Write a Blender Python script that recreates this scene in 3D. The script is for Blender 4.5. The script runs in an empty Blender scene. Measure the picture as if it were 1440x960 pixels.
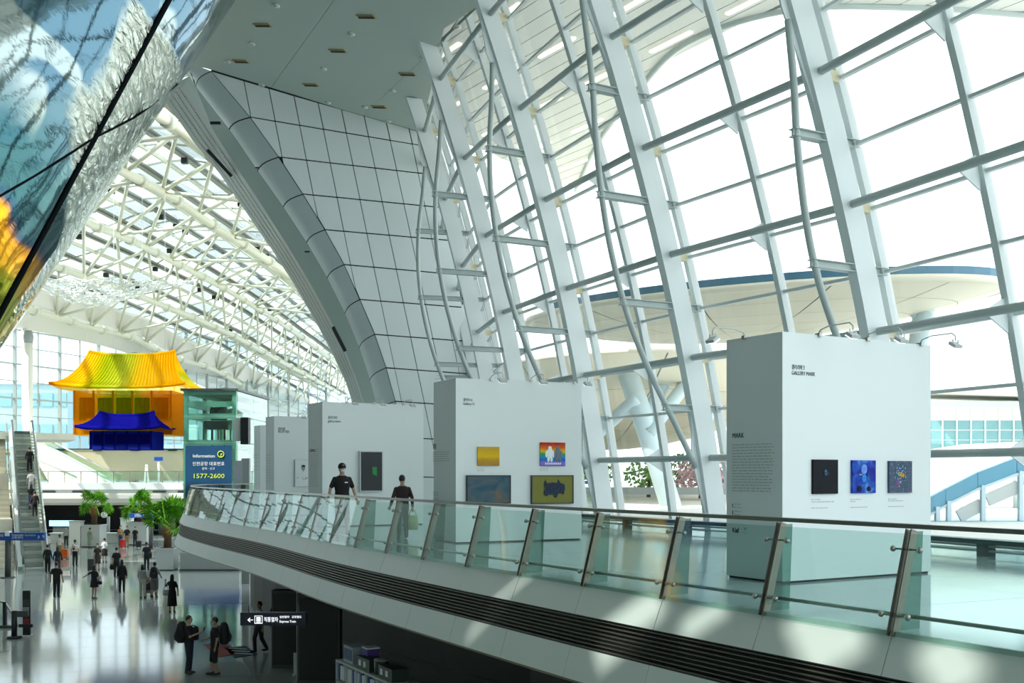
import bpy, bmesh, math, random
from mathutils import Vector, Matrix
random.seed(7)
SC = bpy.context.scene
COL = SC.collection
PI = math.pi

# ------------------------------------------------------------------ camera, sky, sun, exposure
CAMZ, F, HX, HY = 6.0, 1500.0, 720.0, 665.0
cam = bpy.data.cameras.new('camera'); cam.sensor_width = 36.0; cam.lens = F / 1440 * 36
cam.shift_y = (HY - 480) / 1440; cam.clip_start = 0.1; cam.clip_end = 2000
camo = bpy.data.objects.new('camera', cam); camo.location = (0, 0, CAMZ); camo.rotation_euler = (PI / 2, 0, 0)
COL.objects.link(camo); SC.camera = camo
wd = bpy.data.worlds.new('sky'); SC.world = wd; wd.use_nodes = True
wb = wd.node_tree.nodes['Background']; wb.inputs[0].default_value = (0.86, 0.96, 1.0, 1); wb.inputs[1].default_value = 1.0
SUND = Vector((-0.56, -0.34, 0.76)).normalized()
sl = bpy.data.lights.new('sun', 'SUN'); sl.energy = 2.9; sl.angle = 0.0093; sl.color = (1, 0.95, 0.85)
so = bpy.data.objects.new('sun', sl); so.rotation_euler = SUND.to_track_quat('Z', 'Y').to_euler(); so.location = (0, 0, 60); COL.objects.link(so)
SC.view_settings.view_transform = 'Standard'; SC.view_settings.look = 'None'
SC.view_settings.exposure = 1.5; SC.view_settings.gamma = 1.0; SC.view_settings.use_curve_mapping = False
SC.cycles.transparent_max_bounces = 32; SC.cycles.max_bounces = 10; SC.cycles.diffuse_bounces = 5
SC.cycles.glossy_bounces = 4; SC.cycles.use_denoising = True; SC.cycles.sample_clamp_indirect = 6.0
SC.cycles.caustics_reflective = False; SC.cycles.caustics_refractive = False

# ------------------------------------------------------------------ helpers
def W(px, py, Y):
    return Vector(((px - HX) / F * Y, Y, CAMZ - (py - HY) / F * Y))
def G(px, py, z=0.0):
    Y = (CAMZ - z) * F / (py - HY)
    return Vector(((px - HX) / F * Y, Y, z))
def ray(px, py):
    return Vector(((px - HX) / F, 1.0, -(py - HY) / F))
def hit(px, py, p0, n):
    d = ray(px, py); o = Vector((0, 0, CAMZ))
    return o + d * ((p0 - o).dot(n) / d.dot(n))
def tag(o, label=None, cat=None, group=None, kind=None):
    if label: o['label'] = label
    if cat: o['category'] = cat
    if group: o['group'] = group
    if kind: o['kind'] = kind
    return o
def wm(o):
    return ((wm(o.parent) @ o.matrix_parent_inverse) if o.parent else Matrix()) @ o.matrix_basis
def empty(name, loc=(0, 0, 0), label=None, cat=None, group=None, kind=None, parent=None):
    o = bpy.data.objects.new(name, None); o.location = loc; COL.objects.link(o); o.empty_display_size = .2
    if parent: o.parent = parent; o.matrix_parent_inverse = wm(parent).inverted()
    return tag(o, label, cat, group, kind)
def link(name, me, mat=None, parent=None, loc=None, rotz=None):
    o = bpy.data.objects.new(name, me); COL.objects.link(o)
    if mat is not None and len(me.materials) == 0: me.materials.append(mat)
    if parent:
        o.parent = parent
        if not parent.get('loc_') : o.matrix_parent_inverse = wm(parent).inverted()
        else: o['loc_'] = 1
    if loc is not None: o.location = loc
    if rotz is not None: o.rotation_euler[2] = rotz
    return o
class MB:
    def __init__(s): s.v = []; s.f = []; s.sm = []
    def add(s, vs, fs, smooth=False):
        b = len(s.v); s.v += [tuple(v) for v in vs]; s.f += [tuple(i + b for i in f) for f in fs]; s.sm += [smooth] * len(fs); return s
    def box(s, c, sx, sy, sz, rz=0.0, rx=0.0, ry=0.0):
        m = Matrix.Rotation(rz, 3, 'Z') @ Matrix.Rotation(ry, 3, 'Y') @ Matrix.Rotation(rx, 3, 'X')
        vs = [Vector(c) + m @ Vector((x * sx / 2, y * sy / 2, z * sz / 2)) for z in (-1, 1) for y in (-1, 1) for x in (-1, 1)]
        return s.add(vs, [(0, 2, 3, 1), (4, 5, 7, 6), (0, 1, 5, 4), (2, 6, 7, 3), (0, 4, 6, 2), (1, 3, 7, 5)])
    def bar(s, a, b, w, h, up=(0, 0, 1)):
        a = Vector(a); b = Vector(b); d = (b - a).normalized(); u = Vector(up)
        x = d.cross(u)
        if x.length < 1e-4: x = d.cross(Vector((1, 0, 0)))
        x.normalize(); y = x.cross(d).normalized()
        vs = [p + x * (i * w / 2) + y * (j * h / 2) for p in (a, b) for (i, j) in ((-1, -1), (1, -1), (1, 1), (-1, 1))]
        return s.add(vs, [(3, 2, 1, 0), (4, 5, 6, 7), (0, 1, 5, 4), (1, 2, 6, 5), (2, 3, 7, 6), (3, 0, 4, 7)])
    def tube(s, pts, r, n=8, cap=True):
        pts = [Vector(p) for p in pts]; k = len(pts); rs = r if isinstance(r, (list, tuple)) else [r] * k
        vs = []; fs = []; ref = None
        for i, p in enumerate(pts):
            d = (pts[min(i + 1, k - 1)] - pts[max(i - 1, 0)]).normalized()
            if ref is None: ref = d.orthogonal().normalized()
            ref = (ref - d * ref.dot(d)).normalized(); y = d.cross(ref)
            vs += [p + (ref * math.cos(2 * PI * j / n) + y * math.sin(2 * PI * j / n)) * rs[i] for j in range(n)]
        for i in range(k - 1):
            for j in range(n):
                a = i * n + j; b = i * n + (j + 1) % n; fs.append((a, b, b + n, a + n))
        if cap: fs += [tuple(range(n))[::-1], tuple(range((k - 1) * n, k * n))]
        return s.add(vs, fs, True)
    def loft(s, rings, n=14):
        vs = []; fs = []
        for (cx, cy, z, rx, ry) in rings:
            vs += [(cx + rx * math.cos(2 * PI * j / n), cy + ry * math.sin(2 * PI * j / n), z) for j in range(n)]
        for i in range(len(rings) - 1):
            for j in range(n):
                a = i * n + j; b = i * n + (j + 1) % n; fs.append((a, b, b + n, a + n))
        fs += [tuple(range(n))[::-1], tuple(range((len(rings) - 1) * n, len(rings) * n))]
        return s.add(vs, fs, True)
    def ell(s, c, rx, ry, rz, n=12, m=8, R=None):
        vs = []; fs = []; c = Vector(c)
        for i in range(m + 1):
            t = PI * i / m
            for j in range(n):
                v = Vector((rx * math.sin(t) * math.cos(2 * PI * j / n), ry * math.sin(t) * math.sin(2 * PI * j / n), -rz * math.cos(t)))
                vs.append(c + (R @ v if R else v))
        for i in range(m):
            for j in range(n):
                a = i * n + j; b = i * n + (j + 1) % n; fs.append((a, b, b + n, a + n))
        return s.add(vs, fs, True)
    def prism(s, poly, off):
        n = len(poly); off = Vector(off); a = [Vector(p) for p in poly]
        return s.add(a + [p + off for p in a], [tuple(range(n))[::-1], tuple(range(n, 2 * n))] + [(i, (i + 1) % n, (i + 1) % n + n, i + n) for i in range(n)])
    def mesh(s, name):
        me = bpy.data.meshes.new(name); me.from_pydata(s.v, [], s.f)
        if any(s.sm): me.polygons.foreach_set('use_smooth', s.sm)
        me.update(); return me
    def build(s, name, mat, parent=None, loc=None, rotz=None):
        me = s.mesh(name); o = link(name, me, mat, parent, loc, rotz)
        if any(s.sm) and not all(s.sm): pass
        return o
def BX(name, c, sx, sy, sz, mat, parent=None, rz=0, rx=0, ry=0): return MB().box(c, sx, sy, sz, rz, rx, ry).build(name, mat, parent)
def ribbon(a, b, th=None):
    """strip mesh between two polylines, with thickness vector list or None"""
    n = len(a); m = MB(); 
    if th is None:
        m.add(list(a) + list(b), [(i, i + 1, n + i + 1, n + i) for i in range(n - 1)]); return m
    t = Vector(th); A2 = [Vector(p) + t for p in a]; B2 = [Vector(p) + t for p in b]
    vs = list(a) + list(b) + A2 + B2; fs = []
    for i in range(n - 1):
        fs += [(i, i + 1, n + i + 1, n + i), (2 * n + i, 3 * n + i, 3 * n + i + 1, 2 * n + i + 1),
               (i, 2 * n + i, 2 * n + i + 1, i + 1), (n + i, n + i + 1, 3 * n + i + 1, 3 * n + i)]
    fs += [(0, n, 3 * n, 2 * n), (n - 1, 3 * n - 1, 4 * n - 1, 2 * n - 1)]
    m.add(vs, fs); return m
def catmull(P, k=12):
    P = [Vector(p) for p in P]; out = []
    Q = [P[0] * 2 - P[1]] + P + [P[-1] * 2 - P[-2]]
    for i in range(1, len(Q) - 2):
        for j in range(k):
            t = j / k; a, b, c, d = Q[i - 1], Q[i], Q[i + 1], Q[i + 2]
            out.append(0.5 * ((2 * b) + (c - a) * t + (2 * a - 5 * b + 4 * c - d) * t * t + (3 * b - a - 3 * c + d) * t ** 3))
    out.append(P[-1]); return out

# ------------------------------------------------------------------ materials
MATS = {}
def mat(name, col, rough=.5, metal=0.0, spec=.5, noise=0.0, nscale=3.0, bump=0.0, bscale=40.0, emit=None, es=0.0, coat=0.0):
    if name in MATS: return MATS[name]
    m = bpy.data.materials.new(name); m.use_nodes = True; nt = m.node_tree; b = nt.nodes['Principled BSDF']
    b.inputs['Base Color'].default_value = (*col, 1); b.inputs['Roughness'].default_value = rough
    b.inputs['Metallic'].default_value = metal; b.inputs['Specular IOR Level'].default_value = spec
    if coat: b.inputs['Coat Weight'].default_value = coat; b.inputs['Coat Roughness'].default_value = .05
    tc = nt.nodes.new('ShaderNodeTexCoord')
    if noise:
        nz = nt.nodes.new('ShaderNodeTexNoise'); nz.inputs['Scale'].default_value = nscale; nz.inputs['Detail'].default_value = 4
        nt.links.new(tc.outputs['Object'], nz.inputs['Vector'])
        mx = nt.nodes.new('ShaderNodeMix'); mx.data_type = 'RGBA'
        mx.inputs[6].default_value = (*[c * (1 - noise) for c in col], 1); mx.inputs[7].default_value = (*[min(1, c * (1 + noise)) for c in col], 1)
        nt.links.new(nz.outputs['Fac'], mx.inputs[0]); nt.links.new(mx.outputs[2], b.inputs['Base Color'])
    if bump:
        n2 = nt.nodes.new('ShaderNodeTexNoise'); n2.inputs['Scale'].default_value = bscale
        nt.links.new(tc.outputs['Object'], n2.inputs['Vector'])
        bp = nt.nodes.new('ShaderNodeBump'); bp.inputs['Strength'].default_value = bump
        nt.links.new(n2.outputs['Fac'], bp.inputs['Height']); nt.links.new(bp.outputs[0], b.inputs['Normal'])
    if emit: b.inputs['Emission Color'].default_value = (*emit, 1); b.inputs['Emission Strength'].default_value = es
    MATS[name] = m; return m
def glass(name, tint, refl=.05, power=5.0, rough=0.0, graze=.8):
    m = bpy.data.materials.new(name); m.use_nodes = True; nt = m.node_tree
    nt.nodes.remove(nt.nodes['Principled BSDF']); out = nt.nodes['Material Output']
    lw = nt.nodes.new('ShaderNodeLayerWeight'); lw.inputs['Blend'].default_value = .5
    pw = nt.nodes.new('ShaderNodeMath'); pw.operation = 'POWER'; pw.inputs[1].default_value = power
    mr = nt.nodes.new('ShaderNodeMath'); mr.operation = 'MULTIPLY_ADD'; mr.inputs[1].default_value = graze; mr.inputs[2].default_value = refl
    nt.links.new(lw.outputs['Facing'], pw.inputs[0]); nt.links.new(pw.outputs[0], mr.inputs[0])
    tr = nt.nodes.new('ShaderNodeBsdfTransparent'); tr.inputs[0].default_value = (*tint, 1)
    gl = nt.nodes.new('ShaderNodeBsdfGlossy'); gl.inputs['Roughness'].default_value = rough
    mx = nt.nodes.new('ShaderNodeMixShader')
    nt.links.new(mr.outputs[0], mx.inputs[0]); nt.links.new(tr.outputs[0], mx.inputs[1]); nt.links.new(gl.outputs[0], mx.inputs[2])
    nt.links.new(mx.outputs[0], out.inputs[0]); return m
def fabric(name, stops, axis='X', clear=.35):
    m = bpy.data.materials.new(name); m.use_nodes = True; nt = m.node_tree
    nt.nodes.remove(nt.nodes['Principled BSDF']); out = nt.nodes['Material Output']
    tc = nt.nodes.new('ShaderNodeTexCoord'); sx = nt.nodes.new('ShaderNodeSeparateXYZ'); nt.links.new(tc.outputs['Generated'], sx.inputs[0])
    cr = nt.nodes.new('ShaderNodeValToRGB'); e = cr.color_ramp.elements
    e[0].position = stops[0][0]; e[0].color = (*stops[0][1], 1); e[1].position = stops[-1][0]; e[1].color = (*stops[-1][1], 1)
    for p, c in stops[1:-1]: q = e.new(p); q.color = (*c, 1)
    nt.links.new(sx.outputs[axis], cr.inputs[0])
    df = nt.nodes.new('ShaderNodeBsdfDiffuse'); tl = nt.nodes.new('ShaderNodeBsdfTranslucent'); tr = nt.nodes.new('ShaderNodeBsdfTransparent')
    m1 = nt.nodes.new('ShaderNodeMixShader'); m2 = nt.nodes.new('ShaderNodeMixShader'); m1.inputs[0].default_value = .55; m2.inputs[0].default_value = clear
    for s in (df, tl): nt.links.new(cr.outputs[0], s.inputs[0])
    lg = nt.nodes.new('ShaderNodeMix'); lg.data_type = 'RGBA'; lg.inputs[0].default_value = .5; lg.inputs[7].default_value = (1, 1, 1, 1)
    nt.links.new(cr.outputs[0], lg.inputs[6]); nt.links.new(lg.outputs[2], tr.inputs[0])
    nt.links.new(df.outputs[0], m1.inputs[1]); nt.links.new(tl.outputs[0], m1.inputs[2])
    nt.links.new(m1.outputs[0], m2.inputs[1]); nt.links.new(tr.outputs[0], m2.inputs[2]); nt.links.new(m2.outputs[0], out.inputs[0]); return m

M_STEEL = mat('white_painted_steel', (.74, .79, .79), .38, noise=.03)
M_RIB = mat('rib_paint', (.80, .85, .86), .42, noise=.03, nscale=1.5)
M_TUBE = mat('grey_tube_paint', (.50, .57, .56), .4, noise=.03)
M_STAIN = mat('beige_bracket', (.80, .72, .50), .5)
M_TILE = mat('cladding_panel', (.70, .765, .77), .33, noise=.03, nscale=.6)
M_JOINT = mat('dark_joint', (.02, .03, .03), .8)
M_CEIL = mat('ceiling_board', (.51, .59, .545), .5, noise=.03, nscale=.4)
M_RIMW = mat('perforated_strip', (.62, .63, .58), .5, noise=.06, nscale=9)
M_EXH = mat('exhibition_board', (.73, .78, .775), .6, noise=.015, nscale=1)
M_FASC = mat('fascia_panel', (.60, .65, .62), .5, noise=.03, nscale=.5)
M_SLAT = mat('bronze_slat', (.16, .15, .12), .35, metal=.6)
M_DARK = mat('dark_void', (.008, .009, .009), .8)
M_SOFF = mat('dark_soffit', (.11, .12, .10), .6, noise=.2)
M_HAND = mat('handrail_steel', (.17, .18, .155), .32, metal=.85, noise=.05)
M_CHR = mat('brushed_steel', (.40, .40, .36), .36, metal=.9, noise=.08, nscale=14)
M_BLK = mat('black_paint', (.012, .013, .014), .45)
M_DGREY = mat('dark_grey', (.06, .065, .065), .5)
M_GREY = mat('mid_grey', (.30, .33, .33), .5)
M_LGREY = mat('light_grey', (.55, .58, .57), .5)
M_WHITE = mat('white_paint', (.82, .84, .82), .5)
M_INK = mat('ink', (.07, .09, .10), .7)
M_INK2 = mat('pale_ink', (.46, .50, .50), .7)
M_CREAM = mat('cream_panel', (.80, .78, .68), .6, noise=.04, nscale=.6)
M_TAN = mat('tan_wall', (.40, .38, .26), .6, noise=.04)
M_BLUE = mat('sign_blue', (.01, .07, .34), .4)
M_BLUE2 = mat('banner_blue', (.004, .055, .14), .5, noise=.25, nscale=1.2)
M_TRUSS = mat('truss_paint', (.62, .63, .52), .4, noise=.03)
M_TEXT = mat('white_print', (.85, .88, .88), .6)
M_LIT = mat('lit_print', (.9, .93, .95), .6, emit=(.9, .95, 1), es=.5)
M_YEL = mat('yellow_print', (.62, .78, .02), .6)
M_GLASS = glass('curtain_glass', (.985, .997, .997), .025)
M_RGLASS = glass('rail_glass', (.80, .90, .875), .05, 7.0, graze=.42)
M_FIN = glass('fin_glass', (.44, .60, .55), .05)
M_ELEV = glass('elevator_glass', (.84, .95, .91), .06)
M_ROOFG = glass('roof_glass', (.66, .70, .70), .03)
M_FGLASS = glass('far_glass', (.94, .98, .99), .03)
M_MULL = mat('grey_mullion', (.36, .41, .41), .45)
M_ROOFB = mat('roof_bar_paint', (.26, .28, .24), .5)
M_GREENS = mat('green_steel', (.27, .50, .40), .4)

def floor_mat(name, c1, c2, rough, tile, joint=.5, spec=.5, jc=None):
    m = bpy.data.materials.new(name); m.use_nodes = True; nt = m.node_tree; b = nt.nodes['Principled BSDF']
    tc = nt.nodes.new('ShaderNodeTexCoord'); br = nt.nodes.new('ShaderNodeTexBrick')
    br.offset = 0; br.inputs['Scale'].default_value = 1.0; br.inputs['Brick Width'].default_value = tile; br.inputs['Row Height'].default_value = tile
    br.inputs['Mortar Size'].default_value = .012; br.inputs['Color1'].default_value = (*c1, 1); br.inputs['Color2'].default_value = (*c2, 1)
    br.inputs['Mortar'].default_value = (*[x * joint for x in c1], 1)
    mp = nt.nodes.new('ShaderNodeMapping'); mp.inputs['Rotation'].default_value = (0, 0, .5)
    nt.links.new(tc.outputs['Object'], mp.inputs[0]); nt.links.new(mp.outputs[0], br.inputs['Vector'])
    nz = nt.nodes.new('ShaderNodeTexNoise'); nz.inputs['Scale'].default_value = .25; nz.inputs['Detail'].default_value = 5; nt.links.new(tc.outputs['Object'], nz.inputs['Vector'])
    mr = nt.nodes.new('ShaderNodeMath'); mr.operation = 'MULTIPLY_ADD'; mr.inputs[1].default_value = rough * .8; mr.inputs[2].default_value = rough * .6
    nt.links.new(nz.outputs['Fac'], mr.inputs[0]); nt.links.new(mr.outputs[0], b.inputs['Roughness'])
    nt.links.new(br.outputs['Color'], b.inputs['Base Color']); b.inputs['Specular IOR Level'].default_value = spec
    return m
M_FLOOR = floor_mat('polished_stone_floor', (.27, .30, .295), (.30, .33, .32), .085, 2.4, .7, .26)
M_DECK = floor_mat('polished_deck_floor', (.42, .50, .52), (.45, .52, .54), .10, 3.2, .55, .6)
M_TILEF = mat('stone_tile', (.285, .32, .312), .09, spec=.24, noise=.05, nscale=.3)
M_TILED = mat('deck_tile', (.43, .51, .53), .10, spec=.6, noise=.03, nscale=.3)
M_POST = mat('post_steel', (.20, .19, .16), .38, metal=.85, noise=.08, nscale=14)
M_ROAD = mat('pale_concrete', (.62, .62, .58), .8, noise=.06, nscale=.2)

def text(name, s, size, o, xdir, ydir, material, parent=None, w=None, depth=.004):
    """flat lettering standing on a plane: o = lower left corner, xdir along the line, ydir up"""
    cu = bpy.data.curves.new(name, 'FONT'); cu.body = s; cu.size = size; cu.extrude = depth / 2; cu.resolution_u = 2
    ob = bpy.data.objects.new(name, cu); me = bpy.data.meshes.new_from_object(ob)
    bpy.data.objects.remove(ob); bpy.data.curves.remove(cu)
    x = Vector(xdir).normalized(); y = Vector(ydir).normalized(); z = x.cross(y)
    if w and len(me.vertices):
        k = w / max(1e-6, max(v.co.x for v in me.vertices))
        for v in me.vertices: v.co.x *= k
    me.transform(Matrix((x, y, z)).transposed().to_4x4())
    me.materials.clear(); me.materials.append(material)
    return link(name, me, None, parent, Vector(o) + z * (depth / 2 + .002))
# ================================================================== STRUCTURE
DZ = 4.45                                   # mezzanine deck level; ground floor is z = 0
def S(o): o['kind'] = 'structure'; return o
fl = S(MB().box((-30, 80, -.162), 140, 260, .3).build('floor', M_FLOOR))
TA = .35; TS = 2.4; tu, tv = Vector((math.cos(TA), math.sin(TA), 0)), Vector((-math.sin(TA), math.cos(TA), 0))
tm = MB().box((0, 0, -.007), TS - .012, TS - .012, .014).mesh('floor_tile'); tm.materials.append(M_TILEF); nt_ = []
for i in range(-40, 40):
    for j in range(0, 60):
        c = tu * (i * TS) + tv * (j * TS)
        if c.y < 27 or c.y > 84: continue
        px, py = HX + F * c.x / c.y, HY + F * 6 / c.y
        if -40 < px < 500 and py < 985: nt_.append((c.y, c))
nt_.sort(key=lambda q: q[0])
for _, c in nt_[:300]: o = link('floor_tile', tm, None, fl, c, TA)
tm2 = [c for _, c in nt_[300:]]

# ---- balcony edge curve (handrail line in plan)
RP = catmull([(11.5, -2, 0), (8.2, 3.4, 0), (5.9, 7.35, 0), (3.99, 10.6, 0), (.35, 16.8, 0), (-3.2, 23.2, 0), (-6.5, 30, 0), (-9.75, 36, 0), (-12.25, 41.2, 0), (-13.7, 46, 0), (-13.9, 50, 0), (-12.4, 53.6, 0), (-9, 56, 0)], 14)
RL = [0.0]
for i in range(1, len(RP)): RL.append(RL[-1] + (RP[i] - RP[i - 1]).length)
def rail(s, out=0.0, z=0.0):
    s = max(0.0, min(RL[-1] - 1e-4, s)); i = 0
    while RL[i + 1] < s: i += 1
    t = (s - RL[i]) / (RL[i + 1] - RL[i]); p = RP[i].lerp(RP[i + 1], t); d = (RP[min(i + 2, len(RP) - 1)] - RP[max(i - 1, 0)]).normalized()
    n = Vector((-d.y, d.x, 0)); q = p + n * out; q.z = z; return q
def railn(s):
    a = rail(s); b = rail(s + .05); d = (b - a).normalized(); return Vector((-d.y, d.x, 0)), d
def sofpt(X, Y):                            # arc length nearest to a plan point
    return min(range(len(RP)), key=lambda i: (RP[i].x - X) ** 2 + (RP[i].y - Y) ** 2)
S1 = RL[sofpt(3.99, 10.6)]; PITCH = 1.775
posts = []
k = -4
while S1 + k * PITCH < RL[-1] - .5:
    if S1 + k * PITCH > 1.0: posts.append(S1 + k * PITCH)
    k += 1
SS = [posts[0] + (posts[-1] - posts[0]) * i / 160 for i in range(161)]
def rline(out, z, ss=SS): return [rail(s, out, DZ + z) for s in ss]

# ---- curtain wall frame: feet, inward normals, lean factors
FEET = [Vector(p) for p in ((13.3, 11.9), (11.0, 17.6), (8.6, 23.3), (5.45, 28.4), (2.9, 33.3), (.85, 37.9), (-.25, 43.0), (-.75, 48.4))]
NRM = [Vector(p).normalized() for p in ((.93, .37), (.91, .41), (.88, .48), (.87, .49), (.89, .46), (.93, .36), (.97, .25), (.99, .12))]
LEAN = [1.3, 1.3, 1.3, 1.22, 1.07, .95, .88, .85]
def lean(zc): s = zc + 1.55; return .1255 * s + .00834 * s * s
def rib(i, zc, off=0.0):
    """point on rib line i (may be fractional); zc = height over the camera, off = outward offset"""
    a = int(math.floor(i)); b = min(a + 1, len(FEET) - 1); t = i - a
    f = FEET[a].lerp(FEET[b], t); n = NRM[a].lerp(NRM[b], t).normalized(); L = LEAN[a] * (1 - t) + LEAN[b] * t
    q = f - n * (lean(zc) * L - off); return Vector((q.x, q.y, CAMZ + zc))
def ribn(i):
    a = int(math.floor(i)); b = min(a + 1, len(FEET) - 1); n = NRM[a].lerp(NRM[b], i - a).normalized(); return Vector((n.x, n.y, 0))
ZTOP = [15.2, 15.2, 15.2, 15.2, 15.2, 15.0, 14.75, 14.7]

# ---- deck floor
inner = rline(.28, 0)
outer = [rib(i * .25, -1.55, .9) for i in range(4, 29)]; outer[0] = Vector((14.5, 8, DZ))
for p in outer: p.z = DZ
outer = [Vector((17, -2, DZ))] + [Vector((15.2, 10, DZ))] + outer + [Vector((-1.2, 51, DZ)), Vector((-4.2, 56.2, DZ)), Vector((-7.5, 57.5, DZ))]
me = bpy.data.meshes.new('floor_deck'); bm = bmesh.new()
vs = [bm.verts.new(p) for p in inner + outer[::-1]]; f = bm.faces.new(vs)
bmesh.ops.triangulate(bm, faces=[f]); bm.normal_update()
for f in bm.faces:
    if f.normal.z < 0: f.normal_flip()
bm.to_mesh(me); bm.free(); dk = S(link('floor_deck', me, M_DECK))
du, dv = Vector((-.45, .893, 0)), Vector((.893, .45, 0)); DT = 3.0; bm = bmesh.new(); bm.from_mesh(me)
for ax in (du, dv):
    for k in range(-12, 32):
        bmesh.ops.bisect_plane(bm, geom=bm.verts[:] + bm.edges[:] + bm.faces[:], plane_co=ax * (k * DT), plane_no=ax)
cells = {}
for f in bm.faces:
    c = f.calc_center_median(); cells.setdefault((math.floor(c.dot(du) / DT), math.floor(c.dot(dv) / DT)), []).append([v.co.copy() for v in f.verts])
bm.free()
for (a, b), fs in cells.items():
    if sum(len(f) for f in fs) == 0: continue
    m = MB(); e = .006
    for f in fs:
        q = []
        for p in f:
            x = min(max(p.dot(du), a * DT + e), (a + 1) * DT - e); y = min(max(p.dot(dv), b * DT + e), (b + 1) * DT - e); w = du * x + dv * y; q.append(Vector((w.x, w.y, DZ)))
        m.add(q, [tuple(range(len(q)))])
    m.build('floor_tile', M_TILED, dk)
dk.location.z -= .012
for o in dk.children: o.matrix_parent_inverse = wm(dk).inverted()
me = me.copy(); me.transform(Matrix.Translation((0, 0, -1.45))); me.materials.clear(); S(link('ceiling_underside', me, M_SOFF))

# ---- balcony front: panels, grille slats, soffit strip
fascia = S(empty('trim_balcony', (rail(S1).x, rail(S1).y, 0)))
MB().add(*(lambda r: (r.v, r.f))(ribbon(rline(.26, -.04), rline(.36, -1.25)))).build('backing', M_DARK, fascia)
for a, b in zip(posts[:-1], posts[1:]):
    g = .006; ss = [a + g + (b - a - 2 * g) * i / 4 for i in range(5)]
    for (o1, z1, o2, z2) in ((.30, 0, .475, -.42), (.535, -.86, .68, -1.31)):
        ribbon(rline(o1, z1, ss), rline(o2, z2, ss), railn(a)[0] * -.03).build('fascia_panel', M_FASC, fascia)
for kz in range(8):
    z = -.455 - kz * .053; o = .455 + kz * .010
    ribbon(rline(o, z), rline(o, z - .014), railn(S1)[0] * -.03).build('grille_slat', M_SLAT, fascia)
ribbon(rline(.40, -.43), rline(.42, -.87)).build('grille_void', M_DARK, fascia)
ribbon(rline(.47, -.42), rline(.47, -.435), railn(S1)[0] * -.05).build('grille_edge', M_BLK, fascia)
ribbon(rline(.53, -.845), rline(.53, -.862), railn(S1)[0] * -.05).build('grille_edge', M_BLK, fascia)
ribbon(rline(.68, -1.31), rline(.10, -1.40), (0, 0, .03)).build('soffit_strip', mat('soffit_bronze', (.20, .18, .11), .5, noise=.2), fascia)
ribbon(rline(.10, -1.40), rline(.10, -1.46)).build('soffit_lip', M_SOFF, fascia)

# ---- glass balustrade
bal = empty('glass_balustrade', (rail(S1).x, rail(S1).y, DZ), 'long curved glass balustrade with a steel handrail on the balcony edge', 'railing')
fine = SS
m = MB(); n = len(fine); sec = [(-.055, 1.0), (.055, 1.0), (.055, 1.045), (-.055, 1.045)]
vs = [];
for s in fine:
    vs += [rail(s, o, DZ + z) for o, z in sec]
m.add(vs, [(i * 4 + j, i * 4 + (j + 1) % 4, i * 4 + 4 + (j + 1) % 4, i * 4 + 4 + j) for i in range(n - 1) for j in range(4)])
m.build('handrail', M_HAND, bal)
def gp(s, t, inn=0.0, z=None):                # point on the glazing line at fraction t from base to handrail
    return rail(s, .30 * (1 - t) + .02 * t - inn, DZ - .02 + 1.02 * t)
MB().tube([gp(s, .17, .06) for s in fine], .021, 6).build('kick_tube', M_CHR, bal)
for j, s in enumerate(posts):
    nn, dd = railn(s)
    p = MB(); a = gp(s, -.03); b = gp(s, .985)
    p.bar(a + dd * .03, b + dd * .03, .016, .10, nn); p.bar(a - dd * .03, b - dd * .03, .016, .10, nn)
    po = p.build('post', M_POST, bal)
    for t in (.17, .80):
        c = gp(s, t, -.02); cl = MB().bar(c - dd * .16, c + dd * .16, .018, .018)
        for e in (-1, 1): cl.ell(c + dd * .16 * e + nn * .01, .032, .032, .032, 8, 6)
        cl.build('clamp', M_CHR, po)
    f1 = gp(s, 0); f2 = gp(s, .97); w1, w2 = .34, .12
    MB().prism([f1 - nn * .05, f1 - nn * (.05 + w1), f2 - nn * (.05 + w2), f2 - nn * .05], dd * .018).build('glass_fin', M_FIN, bal)
    if j + 1 < len(posts):
        s2 = posts[j + 1]; ss = [s + .03 + (s2 - s - .06) * i / 3 for i in range(4)]
        ribbon([gp(q, -.02, -.045) for q in ss], [gp(q, .95, -.045) for q in ss], nn * -.014).build('glass_pane', M_RGLASS, bal)

# ---- curtain wall
cw = S(empty('window_1', (FEET[3].x, FEET[3].y, DZ)))
NI = len(FEET)
def zs(a, b, st): 
    n = max(2, int((b - a) / st)); return [a + (b - a) * i / n for i in range(n + 1)]
PZ = [.4 + 2.62 * k for k in range(6)]       # purlin heights over the camera
SZ = [1.7 + 2.62 * k for k in range(5)]      # strut heights
BOW = [(.15, .42), (1.5, .95), (2.8, 1.5), (4.2, 1.88), (5.6, 2.03), (7.05, 1.98), (8.4, 1.75), (9.75, 1.35), (11, .85), (12.1, .42)]
BOW1 = [(.15, .42), (1.5, .82), (2.95, 1.15), (4.0, 1.34), (5.17, 1.33), (6.67, 1.08), (7.9, .74), (9.2, .40)]
BOW2 = [(.15, .42), (1.25, .86), (2.6, 1.40), (4.0, 1.74), (5.6, 1.80), (7.05, 1.64), (8.4, 1.34), (9.75, .95), (11.9, .40)]
def bows(i): return BOW1 if i <= 2 else BOW2 if i == 3 else BOW
def bow(i, zc):
    BW = bows(i)
    for (z0, d0), (z1, d1) in zip(BW[:-1], BW[1:]):
        if z0 <= zc <= z1: return d0 + (d1 - d0) * (zc - z0) / (z1 - z0)
    return .4
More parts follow.
